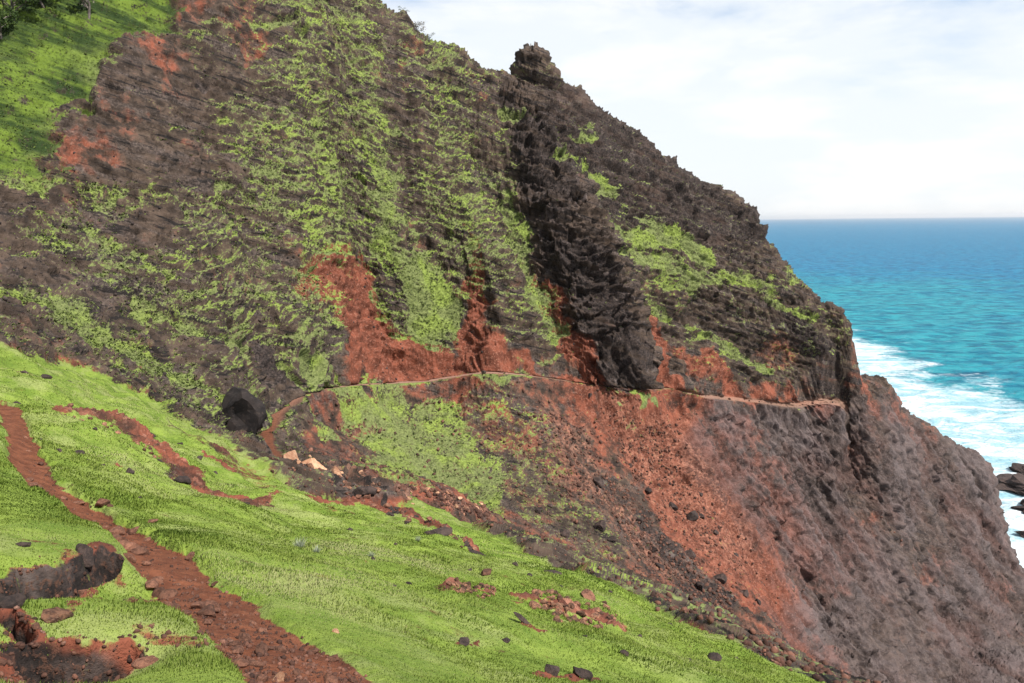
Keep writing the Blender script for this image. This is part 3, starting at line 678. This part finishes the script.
M_DRUB = rock_material('cliff_blocks', (.022, .015, .014), (.060, .043, .038), (.14, .11, .10), 3, False)

def rubble_mesh(name, n_, weight, rlo, rhi, mat, label, pw=3.0, sub=1):
    p, n, vi = scatter(n_, weight); d = D[vi]
    shapes = [stone_shape(sub, 900 + i, 7, (1, .85, .65), .0) for i in range(10)]
    r_ = (rlo + (rhi - rlo) * rng.random(n_) ** pw); nv, f0 = len(shapes[0][0]), shapes[0][1]
    A = np.stack([s_[0] for s_ in shapes])[rng.integers(0, 10, n_)]
    q_ = rng.normal(0, 1, (n_, 4)); q_ /= np.linalg.norm(q_, axis=1, keepdims=True); w_, x_, y_, z_ = q_.T
    Rm = np.stack([1 - 2 * (y_ * y_ + z_ * z_), 2 * (x_ * y_ - z_ * w_), 2 * (x_ * z_ + y_ * w_), 2 * (x_ * y_ + z_ * w_), 1 - 2 * (x_ * x_ + z_ * z_), 2 * (y_ * z_ - x_ * w_), 2 * (x_ * z_ - y_ * w_), 2 * (y_ * z_ + x_ * w_), 1 - 2 * (x_ * x_ + y_ * y_)], 1).reshape(-1, 3, 3)
    W_ = np.einsum('nij,nvj->nvi', Rm, A) * r_[:, None, None] + (p + n * (r_ * .12)[:, None])[:, None]
    F_ = (f0[None] + (np.arange(n_) * nv)[:, None, None]).reshape(-1, 3)
    tt = np.repeat(np.clip(.35 + rng.normal(0, .22, n_), 0, 1), nv)
    o = mesh_np(name, W_.reshape(-1, 3), F_, mat, {'tint': tt}, smooth=False); tag(o, label, None, None, 'stuff'); return o
bare = (1 - .85 * np.clip(grass, 0, 1))
rubble_mesh('slope_rubble', 14000, INV * SCREE * bare * (.25 + pebble * 2.0 + dark) * (dF > 1.2) * (D > 62), .04, .42, M_RUB, 'loose red brown rubble strewn over the slope below the ledge path', 5)
rubble_mesh('cliff_rubble', 6000, INV * (MOUNT + .08 * FACE) * bare * (1 - lush) * (.2 + dark + BUTT * .3 + HEAD * .2) * (dF > 1.2) * (D > 56), .05, .30, M_DRUB, 'dark broken lava blocks on the mountain face', 4.0)
rubble_mesh('gully_rubble', 7000, INV * (1 - TURF) * (1 - .5 * np.clip(grass, 0, 1)) * (D < 66) * (dF > 1.2), .015, .16, M_RUB, 'small brown rubble in the gully just beyond the turf crest', 3.0)
rubble_mesh('trail_gravel', 5200, INV * np.maximum(TRN, BARE * TURF) * (D < 40) * np.clip(6 / D, .2, 1), .006, .035, M_RUB, 'small reddish gravel scattered on the dirt path and bare soil', 3.0)

# ---- countable stones
def ground(u, v):
    """surface point of the built land along a bearing"""
    h = hit(u, v)
    if h is None: return None
    c = np.hypot(V[:, 0] - h[0], V[:, 1] - h[1]); j = np.argmin(c); return np.array([h[0], h[1], V[j, 2]]), N2[j]
PROTO = {}
def stone(name, label, cat, group, u, v, wpx, mat, squash=(1, .8, .6), sub=3, seed=0, rz=None, sink=.3, tilt=.25, var=0):
    g_ = ground(u, v)
    if g_ is None: return None
    p, n = g_; dist = np.linalg.norm(p - CAM); r_ = wpx * .5 * dist / FPX
    key = (name, squash, sub, seed, mat.name)
    if key not in PROTO:
        a, f = stone_shape(sub, 40 + seed * 7 + len(name), 12, squash, .16 if name == 'boulder' else .05); me = bpy.data.meshes.new(name)
        me.from_pydata([tuple(x) for x in a], [], [tuple(map(int, x)) for x in f]); me.materials.append(mat); PROTO[key] = me
    o = bpy.data.objects.new(name, PROTO[key]); C.objects.link(o)
    o.location = tuple(p + np.array([0, 0, 1]) * r_ * squash[2] * (1 - sink * 2) * .55); s_ = random.uniform(.9, 1.1)
    o.scale = (r_ * s_, r_ * random.uniform(.9, 1.1), r_ * random.uniform(.85, 1.15))
    qn = Vector((0, 0, 1)).rotation_difference(Vector(tuple(unit(n + np.array([0, 0, .8])))))
    o.rotation_euler = (qn @ __import__('mathutils').Euler((random.uniform(-tilt, tilt), random.uniform(-tilt, tilt), rz if rz is not None else random.uniform(0, 6.28))).to_quaternion()).to_euler()
    tag(o, label, cat, group); return o
# named single rocks of the near slope: u, v, width in the picture, kind
singles = [
 ('boulder','large black lava boulder beside the bend of the ledge path','boulder',236,436,92,M_BLACK,(1,.7,.55)),
 ('rock_slab','dark slanting slab on the soil strip below the pale boulders','rock',366,503,34,M_DARK,(1,.45,.4)),
 ('rock_slab','dark upright slab just left of the slanting slab','rock',343,485,14,M_DARK,(.7,.6,.9)),
 ('pale_boulder','pale orange boulder, leftmost of the three at the gully head','boulder',291,468,25,M_PALE,(1,.8,.7)),
 ('pale_boulder','largest pale orange boulder, middle of the three at the gully head','boulder',313,480,36,M_PALE,(1,.7,.65)),
 ('pale_boulder','pale orange boulder, rightmost of the three at the gully head','boulder',337,483,24,M_PALE,(1,.8,.7)),
 ('rock','rounded orange rock on the near path at the bottom of the photo','rock',278,671,17,M_PALE,(1,.8,.75)),
 ('rock','orange rock at the right edge of the near path beside the turf','rock',336,631,10,M_PALE,(1,.8,.7)),
 ('rock','dark brown rock half in the turf at the bottom edge, left of its pair','rock',552,676,26,M_DARK,(1,.6,.5)),
 ('rock','brown rock half in the turf at the bottom edge, right of its pair','rock',581,675,28,M_DARK,(1,.7,.6)),
 ('rock','small dark stone alone on turf at the lower right','rock',625,659,12,M_DARK,(1,.7,.8)),
 ('rock','orange angular rock in the dark hollow left of the path','rock',56,619,26,M_CHIP,(1,.7,.7)),
 ('rock','broad dark rock in front of the dark hollow at lower left','rock',40,664,52,M_DARK,(1,.75,.55)),
 ('rock','dark rock in the turf between the lower hollow and the path','rock',106,650,38,M_DARK,(1,.7,.6)),
 ('rock','flat red rock in the turf left of the near path','rock',146,661,26,M_TRAILSTONE,(1,.8,.5)),
 ('rock','grey rock beside the flat red rock left of the path','rock',120,662,14,M_DARK,(1,.8,.7)),
 ('rock','dark rock jutting from the left edge above the lower hollow','rock',10,610,30,M_DARK,(1,.7,.5)),
 ('rock','dark rock at the top of the hollow left of the path','rock',86,557,24,M_DARK,(1,.7,.55)),
 ('rock','small dark rock in turf above the hollow','rock',24,549,15,M_DARK,(1,.6,.5)),
 ('rock','dark rock in the turf right of the near path, upper of two','rock',131,480,11,M_DARK,(1,.8,.8)),
 ('rock','dark flat rock on the bare red strip by its lower end','rock',243,505,13,M_DARK,(1,.7,.5)),
 ('rock','dark ledge rock on the turf below the two small stones','rock',182,478,22,M_DARK,(1,.6,.45)),
 ('rock','dark brown rock on the turf crest at the end of the soil strip','rock',474,554,44,M_DARK,(1,.4,.32)),
 ('rock','flat dark stone flush in the turf below the chip patches','rock',524,630,26,M_DARK,(1,.45,.25)),
 ('rock','flat brown stone flush in the turf, left of the dark flat one','rock',464,642,24,M_DARK,(1,.4,.25)),
 ('rock','long dark slab on the soil strip, upper left of the crest end rock','rock',438,540,38,M_DARK,(1,.4,.32)),
 ('rock','brown rock on top of the small chip patch','rock',487,581,16,M_TRAILSTONE,(1,.8,.7)),
 ('rock','brown rock on top of the larger chip patch','rock',588,600,20,M_TRAILSTONE,(1,.7,.6)),
 ('rock','small dark stone on the bright turf below the pale weeds','rock',373,562,9,M_DARK,(1,.7,.5)),
 ('rock','flat dark stone on the near crest left of the gully','rock',553,575,18,M_DARK,(1,.6,.4)),
]
for i, (nm, lb, ct, u, v, wp, mt, sq) in enumerate(singles): stone(nm, lb, ct, None, u, v, wp, mt, sq, 4, i, tilt=.15, sink=.8 if nm == 'boulder' else .3)
# stones on the near path
spots = [(29,470,5),(33,479,8),(31,486,7),(62,489,5),(77,494,7),(102,502,8),(115,523,10),(134,523,12),(118,529,9),(152,523,9),(128,540,13),(138,542,12),(129,551,9),(145,553,6),(191,551,9),(158,570,8),(149,579,11),(157,583,9),(168,586,11),
 (172,598,9),(166,603,7),(181,604,8),(196,598,13),(209,597,12),(206,605,14),(213,602,9),(206,612,9),(244,627,12),(236,638,12),(235,634,8),(261,641,12),(268,640,9),(278,639,10),(238,655,12),(252,655,13),(228,628,6),(214,577,6),(312,640,8),(334,650,8),(330,672,12),(300,676,9),(352,672,7),(228,595,7),(90,512,6),(105,516,5),(177,572,5),(186,612,6),(200,630,6),(220,642,7),(252,612,6),(262,622,7),(290,655,6),(310,655,5),(260,672,8),(296,664,7),(146,530,6),(110,505,4),(70,484,4),(48,468,4),(40,458,4),(44,488,5),(25,430,3),(28,444,4),(320,664,5),(346,680,6),(246,668,6),(222,618,5),(234,604,5),(190,590,5)]
for i, (u, v, wp) in enumerate(spots):
    big = wp >= 9
    stone('path_stone', 'fist sized brown stone lying on the near dirt path' if big else 'small brown stone lying on the near dirt path', 'stone', 'larger stones on the near dirt path' if big else 'small stones on the near dirt path', u, v, wp * 1.7, M_TRAILSTONE, random.choice([(1,.75,.5),(1,.6,.42),(1,.85,.65)]), 3, i % 6, sink=.22)
# chips in the eroded patches
def chips(poly, n_, lo, hi, lab, grp, mat=M_CHIP):
    for i in range(n_):
        (u0, v0, w0, h0) = random.choice(poly); a = random.uniform(0, 6.28); r_ = math.sqrt(random.random())
        stone('rock_chip', lab, 'stone', grp, u0 + math.cos(a) * r_ * w0, v0 + math.sin(a) * r_ * h0, random.uniform(lo, hi), mat, random.choice([(1,.75,.5),(1,.6,.5)]), 2, i % 6, sink=.15, tilt=.8)
chips([(462,588,12,6),(485,592,12,6)], 60, 5, 12, 'reddish rock chip in the smaller, left heap on the turf', 'chips of the smaller heap on the turf')
chips([(545,602,16,6),(565,612,18,8),(595,614,22,10)], 110, 5, 13, 'reddish rock chip in the larger, right heap on the turf', 'chips of the larger heap on the turf')
chips([(80,418,20,5),(115,428,22,6),(150,450,14,8),(190,475,20,7),(225,492,20,5),(262,502,12,3)], 80, 3, 9, 'red stone in the bare strip across the upper turf', 'stones of the bare strip on the upper turf')
chips([(30,590,30,8),(85,575,22,8),(35,662,34,10),(95,655,26,7),(25,630,16,4)], 46, 5, 13, 'brown stone in the dark earth hollows left of the path', 'stones in the dark hollows', M_TRAILSTONE)
# dark stones dotted over the turf
dots = [(60,452,8),(80,455,9),(88,462,6),(104,468,6),(200,462,7),(170,470,6),(160,462,5),(215,470,6),(40,437,5),(64,444,5),(96,440,6),(350,528,6),(385,520,6),(396,548,5),(400,555,4),(352,535,5),(420,560,5),(395,585,5),(408,580,8),(470,575,6),(515,570,8),(530,578,6),(610,590,6),(560,588,6),(548,590,5),(640,632,6),(657,618,5),(700,640,7),(505,640,10),(585,640,6),(690,660,6),(715,657,14),(640,607,10),(670,628,8),(735,652,8),(15,400,8),(140,500,4),(300,545,4),(262,548,4),(180,440,6),(230,478,8),(150,434,9),(120,412,8),(24,372,7),(45,378,9),(70,384,6)]
for i, (u, v, wp) in enumerate(dots):
    left_ = u < 260
    stone('turf_stone', 'small dark stone bedded in the upper left turf' if left_ else 'small dark stone bedded in the lower right turf', 'stone', 'dark stones in the upper left turf' if left_ else 'dark stones in the lower right turf', u, v, wp * 1.3, M_DARK, (1, .65, .45), 3, i % 5, sink=.3)
# rocks of the soil strip and pebble strip on the spur's crest
for i in range(110):
    t_ = random.random(); u = 345 + t_ * 140; v = 494 + t_ * 60 + random.uniform(-6, 6) * (1 - .5 * t_)
    stone('crest_stone', 'brown stone on the soil strip along the turf crest', 'stone', 'stones of the soil strip on the turf crest', u, v, random.uniform(4, 12), random.choice([M_TRAILSTONE, M_DARK, M_CHIP]), (1, .7, .5), 2, i % 6, sink=.2)
for i in range(110):
    t_ = random.random(); u = 278 + t_ * 205; v = 466 + t_ * 52 + random.uniform(-9, 9)
    stone('gully_stone', 'pale red stone in the pebbly gully above the turf', 'stone', 'stones of the pebbly gully', u, v, random.uniform(4, 9.5), random.choice([M_CHIP, M_CHIP, M_PALE]), (1, .75, .6), 2, i % 6, sink=.15)
# dark blocks fallen on the slope under the path
fallen = [(538,517,10),(598,491,16),(648,496,10),(672,512,12),(692,522,15),(600,533,16),(566,543,16),(612,545,12),(640,528,9),(702,523,9),(550,510,7),(580,500,7),(560,468,6),(590,412,6),(484,379,7),(735,560,9),(690,560,14),(720,585,14),(745,600,10),(660,575,12),(700,592,16),(655,556,9),(668,549,10),(625,515,7),(535,545,8),(700,500,7),(715,540,8),(757,610,10),(640,400,5),(630,470,6)]
for i, (u, v, wp) in enumerate(fallen):
    stone('fallen_block', 'dark lava block lying on the red scree below the ledge path', 'rock', 'dark blocks fallen on the red scree', u, v, wp, M_DARK, (1, .8, .75), 3, i % 6, sink=.15)

# ---- sea rocks off the point
for i, (x, y, r_, lb) in enumerate([(170, 236, 9, 'long dark wave-washed rock shelf at the foot of the cliff'), (164, 218, 7, 'dark rock nearest the cliff foot in the surf'), (172, 205, 5, 'small dark surf rock at the right edge of the photo'), (150, 196, 7, 'dark rock against the cliff foot in white water'), (181, 250, 5, 'outer dark rock showing through the foam')]):
    a, f = stone_shape(4, 700 + i, 10, (1.3, 1, .30), .55); me = bpy.data.meshes.new('sea_rock'); me.from_pydata([tuple(q * r_) for q in a], [], [tuple(map(int, q)) for q in f]); me.materials.append(M_DARK)
    o = bpy.data.objects.new('sea_rock', me); C.objects.link(o); o.location = (x, y, .2); o.rotation_euler = (0, 0, i * 1.3 - .5); tag(o, lb, 'rock')

# ---- shrubs and small trees: trunk with limbs, crown of leaf clumps
def tube(pts, rad, nseg=6):
    pts = np.array(pts); vs, fs = [], []
    for i, (p_, r_) in enumerate(zip(pts, rad)):
        d_ = unit(pts[min(i + 1, len(pts) - 1)] - pts[max(i - 1, 0)]); a_ = unit(np.cross(d_, [.3, .9, .1])); b_ = np.cross(d_, a_)
        for j in range(nseg): an = j * 2 * math.pi / nseg; vs.append(p_ + (a_ * math.cos(an) + b_ * math.sin(an)) * r_)
        if i:
            for j in range(nseg): k0 = (i - 1) * nseg; fs.append((k0 + j, k0 + (j + 1) % nseg, k0 + nseg + (j + 1) % nseg, k0 + nseg + j))
    return vs, fs
M_BARK = rock_material('bark', (.06, .05, .042), (.16, .135, .115), (.28, .25, .22), 4)
M_DEADLEAF = foliage_material('grey_twigs', [(0, (.07, .06, .05)), (.5, (.16, .14, .11)), (1, (.27, .25, .2))], trans=.1)
M_TREELEAF = foliage_material('tree_leaves', [(0, (.012, .026, .006)), (.5, (.035, .062, .014)), (1, (.085, .12, .03))], trans=.25)
def tree(name, label, cat, u, v, hm, wm, leaf, nleaf=900, group=None, lean=(0, 0), bare_=False):
    p, n = ground(u, v); r_ = np.random.default_rng(int(u * 7 + v)); root = bpy.data.objects.new(name, None); C.objects.link(root); root.location = tuple(p - np.array([0, 0, .15]))
    tag(root, label, cat, group); vs, fs = [], []; tips = []
    def limb(a, b, r0, r1):
        m_ = (a + b) / 2 + r_.normal(0, .06, 3) * np.linalg.norm(b - a); tv, tf = tube([a, m_, b], [r0, (r0 + r1) / 2, r1]); k0 = len(vs); vs.extend(tv); fs.extend([tuple(k0 + q for q in f) for f in tf])
    top = np.array([lean[0] * hm, lean[1] * hm, hm * .62]); limb(np.zeros(3), top, .055 * hm * .6, .03 * hm * .6)
    for i in range(9):
        t_ = r_.uniform(.3, 1); a = top * t_; an = r_.uniform(0, 6.28); b = a + np.array([math.cos(an) * wm * .42, math.sin(an) * wm * .42, hm * r_.uniform(.12, .42)]); limb(a, b, .018 * hm, .006 * hm); tips.append(b)
        for j in range(2): c_ = b + r_.normal(0, 1, 3) * np.array([wm * .14, wm * .14, hm * .1]); limb(b, c_, .007 * hm, .003 * hm); tips.append(c_)
    tips = np.array(tips); mt = bpy.data.meshes.new('trunk'); mt.from_pydata([tuple(q) for q in vs], [], fs); mt.materials.append(M_BARK); to = bpy.data.objects.new('trunk', mt); C.objects.link(to); to.parent = root
    c_ = tips[r_.integers(0, len(tips), nleaf)] + r_.normal(0, 1, (nleaf, 3)) * np.array([wm, wm, hm * .7]) * .085
    q1 = unit(r_.normal(0, 1, (nleaf, 3))); q2 = unit(np.cross(q1, r_.normal(0, 1, (nleaf, 3)))); s_ = (hm * .035 * r_.uniform(.5, 1.3, (nleaf, 1)))
    T_ = np.stack([c_ - q1 * s_ - q2 * s_ * .4, c_ + q1 * s_ - q2 * s_ * .3, c_ + q2 * s_], 1).reshape(-1, 3)
    cr = mesh_np('crown', T_, np.arange(len(T_)).reshape(-1, 3), leaf, {'tint': np.repeat(np.clip(r_.normal(.5, .25, nleaf), 0, 1), 3)}, smooth=False); cr.parent = root
    return root
tree('small_tree', 'pale leafless tree standing on the lush slope near the top edge', 'tree', 90, 32, 6.0, 2.2, M_DEADLEAF, 500)
tree('small_tree', 'dark bushy tree third from the top left corner', 'tree', 70, 2, 4.0, 4.6, M_TREELEAF, 2000)
tree('small_tree', 'dark bushy tree at the left edge just below the top corner', 'tree', 2, 44, 4.6, 4.4, M_TREELEAF, 2200)
tree('small_tree', 'dark bushy tree in the top left corner of the photo', 'tree', 14, 16, 6.0, 6.4, M_TREELEAF, 2400)
tree('small_tree', 'dark bushy tree second from the top left corner', 'tree', 44, 8, 5.6, 6.0, M_TREELEAF, 2400)
tree('shrub', 'spiky shrub standing on the left skyline', 'shrub', 417, 41, 2.2, 2.6, M_DEADLEAF, 1100)
tree('shrub', 'low rounded shrub on the skyline right of the spiky one', 'shrub', 430, 47, 1.6, 2.0, M_TREELEAF, 600)
tree('shrub', 'low shrub on the skyline left of the spiky one', 'shrub', 404, 31, 1.2, 1.6, M_TREELEAF, 500)
# pale weed tufts on the turf
def weed(u, v, hm, label):
    p, n = ground(u, v); r_ = np.random.default_rng(int(u + v)); nb = 90; an = r_.uniform(0, 6.28, nb); l_ = hm * r_.uniform(.5, 1.1, nb); sp = r_.uniform(.1, .9, nb)
    b_ = np.stack([np.cos(an), np.sin(an), np.zeros(nb)], 1); sd_ = np.stack([-np.sin(an), np.cos(an), np.zeros(nb)], 1) * (hm * .045); o0 = b_ * hm * .12; tp_ = o0 + b_ * (l_ * sp)[:, None] + np.array([0, 0, 1]) * (l_ * np.sqrt(1 - sp ** 2 * .8))[:, None]
    T_ = np.stack([o0 - sd_, o0 + sd_, tp_], 1).reshape(-1, 3)
    o = mesh_np('weed_tuft', T_, np.arange(nb * 3).reshape(-1, 3), M_WEED, {'tint': np.repeat(np.clip(r_.normal(.5, .25, nb), 0, 1), 3)}, smooth=False); o.location = tuple(p); tag(o, label, 'weed')
M_WEED = foliage_material('pale_weed', [(0, (.13, .16, .09)), (.5, (.28, .31, .22)), (1, (.45, .46, .38))], trans=.2)
weed(300, 546, .22, 'pale grey weed tuft on the bright turf right of the path'); weed(317, 553, .14, 'small pale weed just right of the larger grey tuft'); weed(372, 560, .12, 'small pale weed beside a dark stone in the middle of the turf')
weed(38, 597, .10, 'pale grey weed at the edge of the dark hollow'); weed(418, 543, .16, 'dry weed tuft on the turf below the crest stones')
print('things', round(time.time() - T0, 1))

# sea air
hz = bpy.data.meshes.new('haze'); X0, X1, Y0, Y1, Z0, Z1 = -400, 62000, -300, 62000, -40, 190
hz.from_pydata([(X0,Y0,Z0),(X1,Y0,Z0),(X1,Y1,Z0),(X0,Y1,Z0),(X0,Y0,Z1),(X1,Y0,Z1),(X1,Y1,Z1),(X0,Y1,Z1)], [], [(3,2,1,0),(4,5,6,7),(0,1,5,4),(1,2,6,5),(2,3,7,6),(3,0,4,7)])
hm_ = bpy.data.materials.new('haze'); hm_.use_nodes = True; n_ = hm_.node_tree; n_.nodes.clear(); ho = n_.nodes.new('ShaderNodeOutputMaterial'); pv = n_.nodes.new('ShaderNodeVolumePrincipled')
pv.inputs['Color'].default_value = (.95, .97, 1, 1); pv.inputs['Density'].default_value = 3e-5; pv.inputs['Anisotropy'].default_value = .3; n_.links.new(pv.outputs[0], ho.inputs['Volume'])
hz.materials.append(hm_); ho_ = bpy.data.objects.new('haze', hz); C.objects.link(ho_); tag(ho_, 'thin pale sea haze in the air toward the horizon', None, None, 'stuff')

# ------------------------------------------------------------------ sea
def sea_material():
    m, nt, b = new_mat('sea_water'); k = NT(nt); pos = k.geo()
    sepx = nt.nodes.new('ShaderNodeSeparateXYZ'); nt.links.new(pos, sepx.inputs[0])
    sh = k.attr('shore'); fo = k.attr('foam')
    wav = k.map(pos, (.7, 1.0, 1), (0, 0, .5))
    n1 = k.noise(wav, .012, 6, .6, .3); n2 = k.noise(wav, .09, 6, .6, .5); n3 = k.noise(k.map(pos, (.5, 1, 1), (0, 0, .45)), .03, 8, .68, .6)
    deep = k.mix(k.rng(n2, .35, .65), (.001, .065, .15, 1), (.007, .165, .28, 1))
    turq = k.mix(k.rng(n2, .35, .65), (.003, .105, .165, 1), (.020, .235, .275, 1))
    col = k.mix(k.rng(k.m('ADD', sh, k.m('MULTIPLY', k.m('SUBTRACT', n1, .5), 1.4)), .0, 1.0), deep, turq)
    fm_ = k.rng(k.m('ADD', k.m('MULTIPLY', n3, .6), k.m('MULTIPLY', k.noise(pos, .14, 8, .72, 1.2), .4)), k.m('SUBTRACT', .70, k.m('MULTIPLY', fo, .5)), k.m('SUBTRACT', .88, k.m('MULTIPLY', fo, .5)))
    crest = k.m('MULTIPLY', k.rng(k.noise(k.map(pos, (.35, 1.2, 1), (0, 0, .5)), .16, 7, .68, .6), .60, .72), .55)
    col = k.mix(crest, col, (.18, .42, .46, 1))
    trough = k.m('MULTIPLY', k.rng(k.noise(k.map(pos, (.35, 1.0, 1), (0, 0, .5)), .06, 8, .7, .4), .46, .36), .7)
    col = k.mix(trough, col, (.001, .035, .08, 1))
    fcol = k.mix(k.rng(k.noise(k.map(pos, (.5, 1, 1), (0, 0, .6)), .07, 9, .75, 1.0), .42, .60), (.22, .38, .43, 1), (.60, .63, .645, 1))
    col = k.mix(fm_, col, fcol)
    nt.links.new(col, b.inputs['Base Color'])
    nt.links.new(k.rng(fm_, 0, 1, .4, .8), b.inputs['Roughness'])
    b.inputs['Specular IOR Level'].default_value = .5; b.inputs['IOR'].default_value = 1.08
    h = k.m('ADD', k.m('MULTIPLY', k.noise(wav, .11, 7, .62, .4), 1.0), k.m('MULTIPLY', k.noise(wav, .7, 4, .6), .2))
    nt.links.new(k.bump(h, 1.0, 3.5), b.inputs['Normal'])
    return m
sa = np.radians(np.linspace(-2, 75, 420)); sr = np.concatenate([np.geomspace(60, 1500, 620), np.geomspace(1520, 60000, 140)])
SX, SY = np.sin(sa)[:, None] * sr[None], np.cos(sa)[:, None] * sr[None]
SP3 = np.stack([SX.ravel(), SY.ravel(), np.zeros(SX.size)], 1)
coast = [(215, 760), (196, 560), (166, 400), (152, 320), (143, 250), (128, 205), (124, 160), (114, 120), (96, 95), (88, 60), (100, 0)]
dc = np.full(len(SP3), 1e9)
for a_, b_ in zip(coast[:-1], coast[1:]):
    dc = np.minimum(dc, seg_dist(SP3[:, 0], SP3[:, 1], a_, b_)[0])
fr_ = 1; amp = np.interp(np.hypot(SP3[:, 0], SP3[:, 1]), [0, 150, 800, 2500, 5000], [.5, .7, .8, .4, 0])
RW = SP3 @ np.array([[.88, -.47, 0], [.47, .88, 0], [0, 0, 1]])
SP3[:, 2] = amp * (fbm(RW * np.array([1 / 60, 1 / 22, 1]), 1, 4, 501) * 1.1 + fbm(RW * np.array([1 / 14, 1 / 6, 1]), 1, 3, 503) * .35)
ix = np.arange((len(sa) - 1) * (len(sr) - 1)); s0 = (ix // (len(sr) - 1)) * len(sr) + ix % (len(sr) - 1)
SF = np.stack([s0, s0 + len(sr), s0 + len(sr) + 1, s0 + 1], 1)
shore = 1 - sstep(10, 900, dc)
foam = np.clip(.80 * (1 - sstep(34, 125, dc + 30 * fbm(SP3, .025, 4, 505))) + .13 * (1 - sstep(80, 900, dc)), 0, 1)
sea = mesh_np('sea', SP3, SF, sea_material(), {'shore': shore, 'foam': foam})
tag(sea, 'blue green ocean with white surf along the foot of the cliff', None, None, 'structure')

# ------------------------------------------------------------------ daylight
SUN_EL, SUN_AZ = math.radians(52), math.radians(128)     # azimuth clockwise from +Y
sd = Vector((math.sin(SUN_AZ) * math.cos(SUN_EL), math.cos(SUN_AZ) * math.cos(SUN_EL), math.sin(SUN_EL)))
L_ = bpy.data.lights.new('sun', 'SUN'); L_.energy = 4.9; L_.angle = math.radians(.53); L_.color = (1, .955, .89)
so = bpy.data.objects.new('sun', L_); C.objects.link(so); so.rotation_euler = sd.to_track_quat('Z', 'Y').to_euler(); so.location = (0, 0, 300)
w = bpy.data.worlds.new('World'); bpy.context.scene.world = w; w.use_nodes = True; nt = w.node_tree; k = NT(nt)
bg = nt.nodes['Background']; bg.inputs[1].default_value = .12
sky = nt.nodes.new('ShaderNodeTexSky'); sky.sky_type = 'NISHITA'; sky.sun_disc = False; sky.sun_elevation = SUN_EL; sky.sun_rotation = SUN_AZ; sky.altitude = 90; sky.air_density = 1.0; sky.dust_density = 1.0; sky.ozone_density = 2.0
tc = nt.nodes.new('ShaderNodeTexCoord').outputs['Generated']
cm = k.map(tc, (1, 1, 3.2)); cn = k.noise(cm, 2.6, 8, .58, .4)
sz = nt.nodes.new('ShaderNodeSeparateXYZ'); nt.links.new(tc, sz.inputs[0])
lowc = k.rng(sz.outputs[2], .02, .36, .36, .04)
cl = k.rng(k.m('ADD', cn, lowc), .40, .68)
ccol = k.mix(k.rng(k.noise(cm, 5.5, 5, .55), .42, .62), (5.2, 5.45, 5.65, 1), (5.85, 5.88, 5.88, 1))
nt.links.new(k.mix(k.m('MULTIPLY_ADD', cl, .76, .15), sky.outputs[0], ccol), bg.inputs[0])
sc = bpy.context.scene
sc.view_settings.view_transform = 'Standard'; sc.view_settings.look = 'None'; sc.view_settings.exposure = .62; sc.view_settings.gamma = 1
sc.cycles.max_bounces = 4; sc.cycles.diffuse_bounces = 2; sc.cycles.use_denoising = True
print('script', round(time.time() - T0, 1))
